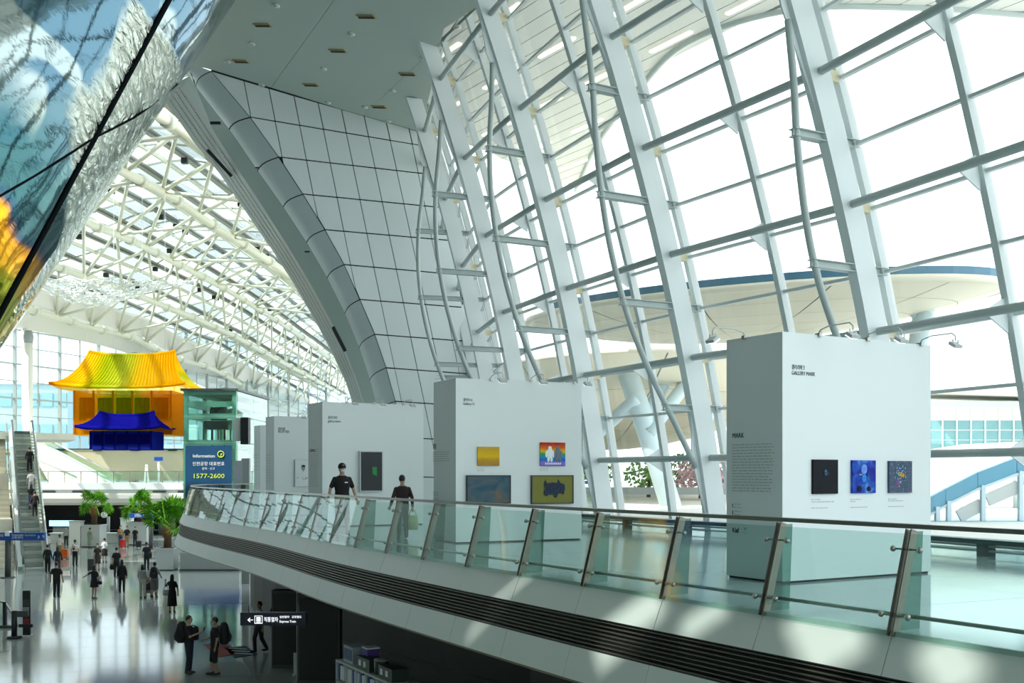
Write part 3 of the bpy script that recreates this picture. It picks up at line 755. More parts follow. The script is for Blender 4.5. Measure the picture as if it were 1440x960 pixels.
class Wall:
    def __init__(s, C, ud, ul, vl, ht, label):
        s.C = Vector((*C, DZ)); s.u = Vector((*ud, 0)).normalized(); s.v = Vector((-s.u.y, s.u.x, 0)); s.ul = ul; s.vl = vl; s.h = ht
        s.nf = Vector((s.u.y, -s.u.x, 0)); s.nl = -s.u
        s.o = empty('exhibition_wall', s.C + s.u * ul / 2 + s.v * vl / 2, label, 'display wall', 'exhibition walls on the balcony')
        C = s.C + Vector((0, 0, .03))
        MB().prism([C, C + s.u * ul, C + s.u * ul + s.v * vl, C + s.v * vl], (0, 0, ht - .03)).build('wall_body', M_EXH, s.o)
        D = s.C + (s.u + s.v) * .03; MB().prism([D, D + s.u * (ul - .06), D + s.u * (ul - .06) + s.v * (vl - .06), D + s.v * (vl - .06)], (0, 0, .035)).build('plinth', M_BLK, s.o)
    def f(s, px, py, off=0.0): return hit(px, py, s.C, s.nf) + s.nf * off
    def l(s, px, py, off=0.0): return hit(px, py, s.C, s.nl) + s.nl * off
    def title(s, px, py, lines, wpx):
        for k, (t, yy, w) in enumerate(lines):
            a = s.f(px, yy); b = s.f(px + w, yy); sz = .078 if s.C.y < 20 else .0034 * s.C.y
            text('lettering', t, sz, a, s.u, Zv, M_INK, s.o, w=(b - a).dot(s.u))
    def lines(s, face, px, y0, x1, ys, material=None, mx=.92, h=.016):
        """unreadable small print: broken lines of word marks"""
        fn = s.f if face == 'f' else s.l; d = s.u if face == 'f' else -s.v; m = MB(); n = s.nf if face == 'f' else s.nl
        for y in ys:
            a = fn(px, y); b = fn(x1, y); L = (b - a).dot(d) * rnd.uniform(mx - .08, mx); x = 0.0
            while x < L - .02:
                w = min(rnd.uniform(.03, .10), L - x); c = a + d * (x + w / 2) + n * .003; m.bar(c - d * w / 2, c + d * w / 2, .004, h); x += w + .018
        o = m.build('small_print', material or M_INK2, s.o); o['kind'] = 'stuff'
    def picture(s, rect, name, label, canvas, frame=None, depth=.05, fw=.03, group=None):
        x0, y0, x1, y1 = rect; xm = (x0 + x1) / 2; ym = (y0 + y1) / 2
        a, b = s.f(x0, ym), s.f(x1, ym); t, q = s.f(xm, y0), s.f(xm, y1); w = (b - a).length; h = abs(t.z - q.z); c = (a + b) / 2; c.z = (t.z + q.z) / 2
        R = Matrix((s.u, s.nf * -1, Zv)).transposed().to_4x4()
        o = empty('painting', c + s.nf * depth / 2, label, 'painting', group)
        o.rotation_euler[2] = math.atan2(s.u.y, s.u.x); o['loc_'] = 1
        if frame:
            for (cx, cz, sx, sz) in ((0, h / 2 - fw / 2, w, fw), (0, -h / 2 + fw / 2, w, fw), (-w / 2 + fw / 2, 0, fw, h - 2 * fw), (w / 2 - fw / 2, 0, fw, h - 2 * fw)):
                MB().box((cx, 0, cz), sx, depth, sz).build('frame_bar', frame, o)
            MB().box((0, .005, 0), w - 2 * fw, depth - .012, h - 2 * fw).build('canvas', canvas, o)
        else: MB().box((0, 0, 0), w, depth, h).build('canvas', canvas, o)
        return o, w, h
    def lamp(s, px, label, side='f', reach=.62):
        topz = s.C.z + s.h; 
        if side == 'f': base = s.C + s.u * px; n = s.nf
        else: base = s.C + s.v * px; n = s.nl
        base.z = topz; o = empty('arm_spotlight', base, label, 'spotlight', 'arm spotlights on the exhibition walls')
        e = base + n * reach + Zv * .06; sd = Zv.cross(n)
        MB().bar(base - n * .05, base + n * .04, .06, .05).build('clamp', M_CHR, o)
        MB().tube([base - n * .02, base + Zv * .07 + n * .03, base + Zv * .11 + n * .2, e + Zv * .05 - n * .06, e, e - Zv * .07], .011, 6).build('arm', M_LGREY, o)
        for q in (-.06, .06): MB().bar(e - Zv * .05 + sd * q, e - Zv * .13 + sd * q, .012, .02).build('yoke', M_LGREY, o)
        hd = MB(); c = e - Zv * .13; hd.bar(c - sd * .085, c + sd * .085, .13, .045, (n * .5 + Zv * .8).normalized()); hd.build('lamp_head', M_LGREY, o)
        MB().bar(c - sd * .075 - n * .03 - Zv * .02, c + sd * .075 - n * .03 - Zv * .02, .10, .02, (n * .5 + Zv * .8).normalized()).build('lens', M_LIT, o)

WA = Wall((3.785, 14.93), (.858, .513), 3.16, 1.14, 3.53, 'closest white exhibition wall, carrying three upright paintings in a row')
WB = Wall((-1.235, 23.45), (.9, .436), 3.17, 1.32, 3.64, 'white exhibition wall with four pictures in two rows')
WC_ = Wall((-5.44, 30.6), (.864, .503), 3.2, 1.2, 3.6, 'white exhibition wall behind the two visitors, with one tall black picture')
WD = Wall((-8.63, 38.7), (.864, .503), 3.1, 1.0, 3.62, 'white exhibition wall with a pale ink drawing, second from the far end')
WE = Wall((-10.86, 46.0), (.864, .503), 3.1, .9, 3.62, 'farthest white exhibition wall, beside the black display pillar')
# lettering
WA.title(1113, 517, [('갤러리마크', 518.5, 18.5), ('GALLERY MARK', 526.5, 33)], 33)
def ltext(Wl, t, px, py, wpx, sz, mt=M_INK):
    a = Wl.l(px, py); b = Wl.l(px + wpx, py); text('lettering', t, sz, a, -Wl.v, Zv, mt, Wl.o, w=(b - a).dot(-Wl.v))
ltext(WA, 'MARK', 1030, 615.5, 16.5, .10)
WA.lines('l', 1030, 0, 1091, [625.5 + 4.05 * k for k in range(8)], mx=.98, h=.014); WA.lines('l', 1030, 0, 1091, [657.6 + 4.05 * k for k in range(4)], mx=.95, h=.014); WA.lines('l', 1030, 0, 1091, [673.6 + 4.05 * k for k in range(5)], mx=.97, h=.014)
for y in (710.5, 720.5): BX('rule', WA.l(1030.5, y, .003), .012, .004, .06, M_INK, WA.o); WA.lines('l', 1032.5, 0, 1044, [y - 2, y + 2.5], h=.012)
ltext(WA, 'Kiaf', 1030, 748, 9.5, .10, M_BLK); ltext(WA, 'Y', 1045, 745, 6, .06, mat('mint_print', (.1, .5, .35), .6)); WA.lines('l', 1043, 0, 1052, [748.5], h=.008)
for (x0, x1, ys) in ((1141, 1158, (702.2,)), (1141, 1177, (705.5,)), (1141, 1168, (714.2,)), (1196, 1212, (702,)), (1196, 1206, (705,)), (1196, 1222, (713.2,)), (1249, 1264, (701.5,)), (1249, 1274, (704,)), (1249, 1273, (712,))): WA.lines('f', x0, 0, x1, ys, h=.012)
WB.title(651, 563, [('갤러리 H', 563.6, 13), ('Gallery H', 569, 16)], 16)
a = WB.l(611.5, 627.5, .004); BX('print_block', a, .16, .006, .12, M_BLK, WB.o, math.atan2(-WB.v.y, -WB.v.x))
WB.lines('l', 609, 0, 635, [636, 639, 642, 645, 648], h=.016); WB.lines('l', 609, 0, 618, [692, 695.5, 700, 702], h=.014)
for (x0, x1, ys) in ((671.5, 682, (658.8, 661.5)), (759.5, 772, (658.6, 661))): WB.lines('f', x0, 0, x1, ys, h=.014)
WC_.title(461, 589, [('갤러리 마리', 588.6, 13), ('gallery marie', 593.4, 18)], 18)
WC_.lines('l', 435.5, 0, 449, [632 + 3 * k for k in range(18)], h=.014); ltext(WC_, 'Gallery', 435.5, 635, 8, .12)
WD.title(391, 604, [('갤러리 세줄', 604.5, 10), ('GALLERY SEJUL', 608, 16)], 16); WD.lines('l', 374, 0, 382, [640 + 4 * k for k in range(10)], h=.016); WE.lines('l', 355, 0, 363, [640, 644, 650, 655, 660], h=.018)
# pictures
M_FRB = mat('black_frame', (.012, .014, .016), .35)
o, w, h = WA.picture((1141, 646, 1176, 694), 'p', 'black painting with a small pale blue glow, on the closest exhibition wall', art_mat('art_night', [(.0, (.002, .003, .006)), (1, (.004, .006, .012))]), None, .035)
g = MB(); g.ell((0, 0, 0), .055, .006, .085, 12, 8); g.build('pale_glow', art_mat('art_glow', [(.3, (.004, .02, .05)), (.55, (.02, .09, .2)), (.75, (.35, .5, .6))], 4), o, (-.005, -.021, .06)).scale = (.55, 1, .55)
g = MB(); g.ell((0, 0, 0), .11, .004, .06, 14, 8); g.build('dim_glow', art_mat('art_dim', [(.3, (.003, .006, .012)), (.7, (.006, .03, .07))], 4), o, (.01, -.019, .04)).scale = (.55, 1, .55)
o, w, h = WA.picture((1196, 647, 1229, 693), 'p', 'deep blue painting with hazy shapes, middle of the three upright paintings', art_mat('art_blue', [(.25, (.003, .006, .10)), (.42, (.006, .02, .30)), (.56, (.01, .08, .42)), (.72, (.10, .28, .62))], 2.6, dist=.6), None, .035)
for (x, z, rx, rz, c) in ((0, .22, .13, .15, (.10, .22, .55)), (0, -.05, .10, .12, (.02, .17, .55)), (-.15, .06, .08, .02, (.25, .30, .22)), (.16, -.05, .05, .07, (.02, .10, .16)), (-.2, -.35, .12, .09, (.002, .003, .03)), (.2, -.36, .1, .08, (.002, .003, .05))):
    g = MB(); g.ell((0, 0, 0), rx, .004, rz, 14, 8); g.build('painted_shape', art_mat('art_shape', [(.3, c), (.7, tuple(q * 1.6 for q in c))], 3), o, (x * .5, -.018, z * .5)).scale = (.5, 1, .5)
o, w, h = WA.picture((1248, 648, 1280, 692.5), 'p', 'colourful speckled painting with a yellow patch and pink bloom, next to the blue one', art_mat('art_garden', [(.2, (.02, .03, .08)), (.4, (.03, .10, .22)), (.5, (.05, .08, .05)), (.6, (.12, .10, .25)), (.75, (.22, .28, .38))], 14, detail=8), None, .035)
for nm, cs, cx, cz, rx, rz, n in (('yellow_dabs', (.60, .42, .01), .01, .03, .085, .05, 22), ('orange_dabs', (.55, .13, .01), .02, .03, .05, .03, 9), ('pink_dabs', (.40, .05, .28), -.055, -.11, .05, .05, 14), ('pale_dabs', (.35, .48, .55), 0, .02, .14, .20, 34), ('blue_dabs', (.02, .08, .30), 0, .05, .14, .18, 40), ('green_dabs', (.05, .14, .03), 0, -.04, .14, .17, 26)):
    g = MB()
    for q in range(n):
        a = rnd.random() * 6.28; e = rnd.random() ** .6; x, z = cx + rx * e * math.cos(a), cz + rz * e * math.sin(a)
        if abs(x) < .15 and abs(z) < .21: g.ell((x, -.018, z), rnd.uniform(.006, .014), .002, rnd.uniform(.006, .016), 7, 4)
    g.build(nm, mat(nm, cs, .6, noise=.3, nscale=30, spec=.1), o)['kind'] = 'stuff'
o, w, h = WB.picture((671, 628, 701.5, 654.5), 'p', 'small golden yellow abstract painting above the grey-blue one', art_mat('art_gold', [(0, (.42, .22, .05)), (.3, (.52, .30, .03)), (.5, (.75, .46, .01)), (.8, (.62, .38, .03)), (1, (.55, .36, .06))], 6, 'Z'), None, .035)
o, w, h = WB.picture((759, 622, 794, 655), 'p', 'small painting of two round figures on rainbow stripes', art_mat('art_rainbow', [(.0, (.20, .12, .55)), (.14, (.25, .2, .6)), (.25, (.02, .12, .55)), (.38, (.02, .28, .5)), (.5, (.02, .32, .08)), (.63, (.70, .45, .02)), (.78, (.65, .12, .02)), (1, (.42, .01, .01))], 9, 'Z'), None, .035)
for sx, c in ((-.08, (.75, .82, .82)), (.13, (.12, .16, .20))):
    g = MB(); g.ell((0, 0, .02), .085, .006, .12, 14, 8); g.ell((0, 0, .14), .05, .006, .045, 12, 6); g.ell((-.09, 0, 0), .035, .006, .08, 10, 6); g.ell((.09, 0, 0), .035, .006, .08, 10, 6); g.ell((-.04, 0, -.12), .035, .006, .06, 10, 6); g.ell((.04, 0, -.12), .035, .006, .06, 10, 6)
    g.build('painted_figure', mat('fig%.2f' % sx, c, .5), o, (sx, -.020, .0))
g = MB()
for k in range(9): g.box((-.19 + k * .047, -.020, -.215), .03, .004, .045, 0, 0, .3 * (k % 3 - 1))
g.build('painted_script', M_WHITE, o)
o, w, h = WB.picture((655, 668, 717, 708), 'p', 'wide grey-blue painting with a faint amber centre in a black frame', art_mat('art_mist', [(.2, (.03, .07, .12)), (.42, (.06, .12, .16)), (.55, (.10, .13, .14)), (.7, (.17, .14, .09))], 2.2, detail=9, dist=1.2), M_FRB, .06, .022)
o, w, h = WB.picture((746, 668, 805, 708), 'p', 'wide olive painting of a speckled dark blot in a black frame', mat('art_olive', (.17, .17, .008), .5, noise=.06, nscale=2), M_FRB, .06, .022)
g = MB(); pts = [(-.26, .14), (-.22, .24), (-.18, .15), (-.05, .17), (.10, .16), (.13, .25), (.18, .16), (.30, .12), (.31, .0), (.27, -.12), (.22, -.09), (.12, -.10), (.08, -.20), (.02, -.19), (0, -.13), (-.12, -.12), (-.2, -.16), (-.27, -.1), (-.24, 0)]
g.prism([(x * .95 + .02, -.031, z * .95) for x, z in pts], (0, -.006, 0)); g.build('painted_blot', art_mat('art_blot', [(.35, (.012, .018, .04)), (.6, (.03, .05, .09)), (.75, (.25, .30, .34))], 24, detail=3), o)
o, w, h = WC_.picture((504.5, 634, 537, 691), 'p', 'tall black picture with a bright green patch in a silver edged frame', mat('art_black', (.004, .010, .014), .4, noise=.3), M_LGREY, .09, .03)
g = MB(); g.prism([(.02, -.042, .13), (.17, -.042, .13), (.17, -.042, -.14), (.02, -.042, -.08)], (0, -.004, 0)); g.build('green_patch', mat('art_green', (.01, .24, .05), .5), o)
o, w, h = WD.picture((414, 646, 438, 684), 'p', 'pale paper drawing of a small ink head on the wall second from the far end', mat('art_paper', (.74, .77, .77), .6), M_LGREY, .06, .015)
g = MB(); g.ell((0, 0, .2), .07, .004, .1, 12, 8); g.ell((.0, 0, .09), .02, .004, .03, 8, 6)
for k in range(10): g.ell((-.25 + rnd.random() * .5, 0, -.15 - rnd.random() * .12), .02, .004, .015, 6, 4)
g.build('ink_drawing', M_GREY, o, (0, -.031, 0))['kind'] = 'stuff'; g = MB(); g.ell((0, 0, .26), .075, .006, .04, 12, 6); g.build('ink_hair', M_BLK, o, (0, -.033, 0))
# lamps
WA.lamp(.72, 'arm spotlight over the black painting on the closest wall'); WA.lamp(1.72, 'arm spotlight over the blue painting on the closest wall'); WA.lamp(2.92, 'arm spotlight jutting past the outer edge of the closest wall'); WA.lamp(.75, 'arm spotlight reaching over the grey end of the closest wall', 'l')
WB.lamp(.85, 'arm spotlight over the golden yellow painting'); WB.lamp(1.85, 'arm spotlight over the rainbow striped painting'); WB.lamp(2.98, 'arm spotlight at the outer edge of the four picture wall')
WC_.lamp(.75, 'arm spotlight left of the tall black picture'); WC_.lamp(1.6, 'arm spotlight right of the tall black picture'); WC_.lamp(2.55, 'arm spotlight above the visitor seen from behind')
WD.lamp(.9, 'arm spotlight on the wall with the pale ink drawing')

# ================================================================== MIRRORED TUBE
def tube_mat():
    m = bpy.data.materials.new('mirror_film'); m.use_nodes = True; nt = m.node_tree; b = nt.nodes['Principled BSDF']; N = nt.nodes.new; LK = nt.links.new
    b.inputs['Metallic'].default_value = 1.0; b.inputs['Roughness'].default_value = .06
    tc = N('ShaderNodeTexCoord'); sx = N('ShaderNodeSeparateXYZ'); LK(tc.outputs['UV'], sx.inputs[0])
    def noise(src, scale, det, dist, ms=None):
        n = N('ShaderNodeTexNoise'); n.inputs['Scale'].default_value = scale; n.inputs['Detail'].default_value = det; n.inputs['Distortion'].default_value = dist
        if ms: mp = N('ShaderNodeMapping'); mp.inputs['Scale'].default_value = ms; LK(src, mp.inputs[0]); src = mp.outputs[0]
        LK(src, n.inputs['Vector']); return n.outputs['Fac']
    def ramp(src, stops):
        r = N('ShaderNodeValToRGB'); e = r.color_ramp.elements; e[0].position = stops[0][0]; e[0].color = (*stops[0][1], 1); e[1].position = stops[-1][0]; e[1].color = (*stops[-1][1], 1)
        for p, c in stops[1:-1]: q = e.new(p); q.color = (*c, 1)
        LK(src, r.inputs[0]); return r.outputs[0]
    def math_(op, a_, b_, c_=None):
        n = N('ShaderNodeMath'); n.operation = op
        for i, v in enumerate((a_, b_, c_)):
            if v is None: continue
            if isinstance(v, (int, float)): n.inputs[i].default_value = v
            else: LK(v, n.inputs[i])
        return n.outputs[0]
    def mix(f, a_, b_):
        n = N('ShaderNodeMix'); n.data_type = 'RGBA'
        for i, v in ((0, f), (6, a_), (7, b_)):
            if isinstance(v, tuple): n.inputs[i].default_value = (*v, 1)
            else: LK(v, n.inputs[i])
        return n.outputs[2]
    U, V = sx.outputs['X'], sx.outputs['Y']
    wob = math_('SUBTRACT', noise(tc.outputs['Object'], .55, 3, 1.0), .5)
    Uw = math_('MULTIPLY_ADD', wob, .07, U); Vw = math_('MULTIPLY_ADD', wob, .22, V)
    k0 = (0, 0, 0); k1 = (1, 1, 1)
    # base tint: grey green film, with reflections painted in as smooth teal and navy fields
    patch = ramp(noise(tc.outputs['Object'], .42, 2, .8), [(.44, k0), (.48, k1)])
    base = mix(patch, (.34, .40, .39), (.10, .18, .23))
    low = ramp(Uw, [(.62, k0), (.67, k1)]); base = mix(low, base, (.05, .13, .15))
    warm_refl = ramp(Uw, [(.0, (.02, .03, .12)), (.725, (.02, .04, .14)), (.74, (.85, .34, .02)), (.765, (.90, .44, .02)), (.785, (.60, .60, .03)), (.815, (.62, .58, .03)), (.835, (.92, .45, .02)), (1, (.9, .42, .02))])  # orange, yellow and navy reflections painted into the film colour
    wm_ = ramp(Uw, [(.715, k0), (.735, k1)]); navy = ramp(Vw, [(.62, k0), (.66, k1)]); base = mix(wm_, base, mix(navy, warm_refl, (.02, .035, .13)))
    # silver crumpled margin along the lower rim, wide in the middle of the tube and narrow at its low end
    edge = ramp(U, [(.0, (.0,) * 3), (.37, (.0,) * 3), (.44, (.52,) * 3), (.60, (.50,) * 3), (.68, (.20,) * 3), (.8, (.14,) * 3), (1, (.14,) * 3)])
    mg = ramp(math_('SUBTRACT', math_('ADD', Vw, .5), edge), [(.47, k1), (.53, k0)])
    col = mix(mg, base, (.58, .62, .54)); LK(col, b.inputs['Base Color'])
    n2 = noise(tc.outputs['UV'], 2.0, 5, 1.0, (46, 9, 1)); n3 = noise(tc.outputs['Object'], .30, 2, 0)
    b1 = N('ShaderNodeBump'); b1.inputs['Distance'].default_value = .30; LK(math_('MULTIPLY_ADD', mg, .42, .012), b1.inputs['Strength']); LK(n2, b1.inputs['Height'])
    b2 = N('ShaderNodeBump'); b2.inputs['Strength'].default_value = .22; b2.inputs['Distance'].default_value = .8; LK(n3, b2.inputs['Height']); LK(b1.outputs[0], b2.inputs['Normal'])
    LK(b2.outputs[0], b.inputs['Normal']); return m
def mirror_tube():
    a = W(290, 62, 29); b = W(-80, 612, 24)                 # silhouette line of the tube, seen from below
    d = (b - a); a = a - d * .45; b = b + d * .10; d = (b - a).normalized()
    eye = Vector((0, 0, CAMZ)); r = 5.2
    pn = d.cross((a + b) / 2 - eye).normalized()            # normal of the plane through the eye and the silhouette
    if pn.x > 0: pn = -pn
    ax0, ax1 = a + pn * r, b + pn * r
    o = empty('mirrored_tube', (ax0 + ax1) / 2, 'huge mirrored film tube with painted blue and orange reflections hanging at the upper left', 'sculpture')
    L = (ax1 - ax0).length; n = 96; k = 60; m = MB(); e1 = -pn; e2 = d.cross(e1).normalized()
    if e2.y > 0: e2 = -e2                                    # e2 points to the camera
    vs = []; uv = []
    for i in range(n + 1):
        for j in range(k):
            t = 2 * PI * j / k; f = i / n
            rr = r
            vs.append(ax0.lerp(ax1, f) + (e1 * math.cos(t) + e2 * math.sin(t)) * rr)
    fs = [(i * k + j, i * k + (j + 1) % k, (i + 1) * k + (j + 1) % k, (i + 1) * k + j) for i in range(n) for j in range(k)]
    m.add(vs, fs, True); me = m.mesh('film'); ul = me.uv_layers.new(name='UVMap'); li = 0
    for i in range(n):
        for j in range(k):
            for (ii, jj) in ((i, j), (i, j + 1), (i + 1, j + 1), (i + 1, j)): ul.data[li].uv = (ii / n, jj / k * 4 if jj / k * 4 < 2 else 4 - jj / k * 4); li += 1
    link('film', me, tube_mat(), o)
    # dark cable strung along the face, and a thinner seam crossing it
    def onface(px, py, lift=.0):
        R = ray(px, py); E = eye; w0 = E - ax0; dd_ = R - d * R.dot(d); ww = w0 - d * w0.dot(d)
        A = dd_.dot(dd_); B = 2 * dd_.dot(ww); Cc = ww.dot(ww) - (r * 1.001 + lift) ** 2; D = B * B - 4 * A * Cc
        if D < 0: return None
        return E + R * ((-B - math.sqrt(D)) / (2 * A))
    c1 = [onface(240 - 240 * t, -4 + 446 * t) for t in [i / 24 for i in range(-3, 27)]]
    MB().tube([p for p in c1 if p], .06, 8).build('cable', mat('matte_black', (.006, .008, .01), .95, spec=.05), o)
    c2 = [onface(*p) for p in ((318, 40), (250, 118), (200, 158), (165, 178), (130, 196), (90, 222), (45, 250), (0, 276), (-40, 300))]
    MB().tube(catmull([p for p in c2 if p], 4), .02, 6).build('seam', mat('matte_black', (0, 0, 0)), o)
    for f in (.02, .98): MB().tube([ax0.lerp(ax1, f) + Vector((0, 0, 4)), Vector((ax0.lerp(ax1, f).x, ax0.lerp(ax1, f).y, 31))], .05, 6).build('hanger', M_STEEL, o)
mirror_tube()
# white netting slung under the trusses
nv = []; N1, N2 = 40, 14
for i in range(N1 + 1):
    for j in range(N2 + 1):
        u, v = i / N1, j / N2; px = 62 + 215 * u - 30 * v; py = 392 + 26 * math.sin(PI * u) * .5 + (-14 + 34 * v) * math.sin(PI * min(1, u * 1.05 + .02)) + 6 * rnd.random()
        nv.append(W(px, py, 84 + 8 * v + rnd.random()))
m = MB()
for i in range(N1):
    for j in range(N2 + 1): m.bar(nv[i * (N2 + 1) + j], nv[(i + 1) * (N2 + 1) + j], .09, .09)
for i in range(N1 + 1):
    for j in range(N2):
        if rnd.random() < .7: m.bar(nv[i * (N2 + 1) + j], nv[i * (N2 + 1) + j + 1], .06, .06)
tag(m.build('hanging_net', M_WHITE), 'white loose net slung under the roof trusses', 'net', None, 'stuff')
# ================================================================== PEOPLE
SKIN = mat('skin', (.42, .26, .18), .55); SKIND = mat('skin_tan', (.34, .20, .13), .55)
HAIR = mat('hair_black', (.010, .009, .009), .5); MASK = mat('mask_white', (.75, .78, .80), .7); MASKT = mat('mask_teal', (.12, .42, .38), .7)
CL = {}
def cloth(c):
    if c not in CL: CL[c] = mat('cloth_%d' % len(CL), c, .85, noise=.15, nscale=6)
    return CL[c]
BLACK = (.010, .010, .012); NAVY = (.012, .018, .035); DKG = (.03, .03, .034); WHT = (.72, .72, .70)
def camo():
    return art_mat('camo_cloth', [(.3, (.10, .13, .07)), (.45, (.30, .30, .20)), (.55, (.46, .44, .32)), (.7, (.20, .22, .14))], 9, rough=.85)
def rem(o, vox):
    md = o.modifiers.new('skin', 'REMESH'); md.mode = 'VOXEL'; md.voxel_size = vox; md.use_smooth_shade = True; return o
def limb(m, pts, rs):
    m.tube(pts, rs, 10)
    for p, r in zip(pts, rs): m.ell(p, r, r, r, 10, 6)
def person(label, pos, heading, h=1.72, shirt=BLACK, pants=NAVY, hair='short', armL=None, armR=None, legs=None, lean=0.0, fem=False, dress=None, shorts=False, mask=MASK, cap=False, long_sleeve=False, shoes=DKG, vox=.016, yaw=0.0, pants_mat=None, skirt=None, group=None, logo=False, wide=1.0):
    """body faces -Y in its own frame. arm = (elbow, wrist) offsets; legs = ((kneeL, ankleL), (kneeR, ankleR))"""
    k = h / 1.72
    body = MB(); st = (.9 if fem else 1.0) * wide
    def L(p):                                    # lean the part above the hips
        p = Vector(p)
        if p.z > .95: t = lean; d = p.z - .95; p = Vector((p.x, p.y * math.cos(t) - d * math.sin(t), .95 + d * math.cos(t) + p.y * math.sin(t)))
        return p * k
    def lo(mm, rings, grow=0.0): 
        R = []
        for (y, z, rx, ry) in rings: c = L((0, y, z)); R.append((c.x, c.y, c.z, (rx + grow) * k, (ry + grow) * k))
        mm.loft(R)
    torso = [(.0, .84, .14 * st, .10), (.0, .92, .165 * (1.05 if fem else 1) , .115), (-.005, 1.05, .142 * st, .102), (-.005, 1.18, .158 * st, .112), (0, 1.30, .178 * st, .112), (.01, 1.385, .142 * st, .092), (.012, 1.43, .085, .07), (.01, 1.47, .058, .058), (0, 1.53, .052, .055)]
    lo(body, torso)
    hz = 1.605; hc = L((0, -.015, hz)); Rh = Matrix.Rotation(yaw, 3, 'Z')
    def HP(x, y, z): return hc + Rh @ (Vector((x, y, z)) * k)
    body.ell(hc, .079 * k, .099 * k, .118 * k, 14, 10, Rh); body.ell(HP(0, -.03, -.055), .055 * k, .06 * k, .06 * k, 12, 8, Rh)
    body.ell(HP(0, -.095, -.015), .014 * k, .018 * k, .024 * k, 8, 6, Rh)
    for s in (-1, 1): body.ell(HP(.076 * s, .005, -.005), .012 * k, .02 * k, .03 * k, 8, 6, Rh)
    sh = [L((-.16 * st, .01, 1.352)), L((.16 * st, .01, 1.352))]
    defa = [((-.235 * st, .03, 1.11), (-.255 * st, -.03, .86)), ((.235 * st, .03, 1.11), (.255 * st, -.03, .86))]
    arms = [tuple(L(p) for p in (armR or defa[0])), tuple(L(p) for p in (armL or defa[1]))]
    lg = legs or (((-.095, -.015, .49), (-.10, .015, .075)), ((.095, -.015, .49), (.10, .015, .075)))
    hands = []
    for i in (0, 1):
        e, w = arms[i]; limb(body, [sh[i], e, w], [.05 * k, .041 * k, .028 * k])
        d = (w - e).normalized(); side = d.cross(Vector((0, -1, 0))); side = side.normalized() if side.length > .2 else Vector((1, 0, 0)); nrm = d.cross(side).normalized()
        pc = w + d * .05 * k; hands.append(pc + d * .05 * k)
        body.tube([w, pc, pc + d * .04 * k], [.027 * k, .036 * k, .034 * k], 8)
        for q, (off, ln) in enumerate(((-.030, .066), (-.010, .076), (.010, .072), (.030, .056))):
            a = pc + d * .035 * k + side * off * k; b = a + d * ln * .55 * k + nrm * .006 * k; c = b + (d * .8 + nrm * .6).normalized() * ln * .5 * k
            body.tube([a, b, c], [.0105 * k, .0095 * k, .0075 * k], 6)
        body.tube([pc + side * -.03 * k, pc + side * -.052 * k + d * .03 * k, pc + side * -.055 * k + d * .062 * k], [.012 * k, .0105 * k, .008 * k], 6)
    hips = [Vector((-.085, 0, .90)) * k, Vector((.085, 0, .90)) * k]; LG = []
    for i in (0, 1):
        kn, an = Vector(lg[i][0]) * k, Vector(lg[i][1]) * k; LG.append((kn, an))
        limb(body, [hips[i], kn, an], [.086 * k, .056 * k, .037 * k])
        body.tube([an, an + Vector((0, -.10, -.045)) * k], [.036 * k, .03 * k], 8)
    o = rem(body.build('person', SKIN if mask is not MASKT else SKIND), vox); tag(o, label, 'person', group); o['loc_'] = 1
    o.location = pos; o.rotation_euler[2] = heading
    def part(mm, name, m_): return rem(mm.build(name, m_, o), vox)
    # shirt
    g = MB(); T = [r for r in torso if r[1] >= .92]; lo(g, T[:-2], .014)
    for i in (0, 1):
        e, w = arms[i]; mid = sh[i].lerp(e, .75)
        if long_sleeve: limb(g, [sh[i], e, e.lerp(w, .95)], [.057 * k, .052 * k, .04 * k])
        else: limb(g, [sh[i], mid], [.057 * k, .056 * k])
    part(g, 'dress' if dress else 'shirt', cloth(dress or shirt))
    # trousers / skirt
    g = MB()
    if dress or skirt:
        z1 = (dress and (skirt or .42)) or skirt
        zz = z1 if isinstance(z1, float) else .42
        g.loft([(0, 0, 1.02 * k, .15 * k, .115 * k), (0, 0, .9 * k, .185 * k, .14 * k), (0, 0, (zz + .9) / 2 * k, .20 * k, .16 * k), (0, 0, zz * k, .225 * k, .19 * k)])
        part(g, 'skirt', cloth(dress or pants))
    else:
        lo(g, [(0, .82, .15, .11), (0, .92, .176, .126), (0, 1.0, .16, .115)], .004)
        for i in (0, 1):
            kn, an = LG[i]
            if shorts: e = kn.lerp(an, .12); limb(g, [hips[i], kn.lerp(hips[i], .3), e], [.10 * k, .088 * k, .08 * k])
            else: limb(g, [hips[i], kn, an + Vector((0, 0, .03))], [.098 * k, .073 * k, .058 * k])
        part(g, 'trousers', pants_mat or cloth(pants))
    for i in (0, 1):
        kn, an = LG[i]; g = MB(); g.ell(an + Vector((0, -.06, -.035)) * k, .047 * k, .135 * k, .04 * k, 12, 8); g.ell(an + Vector((0, .01, -.01)) * k, .045 * k, .055 * k, .05 * k, 10, 6)
        g.build('shoe', cloth(shoes), o)
    g = MB()
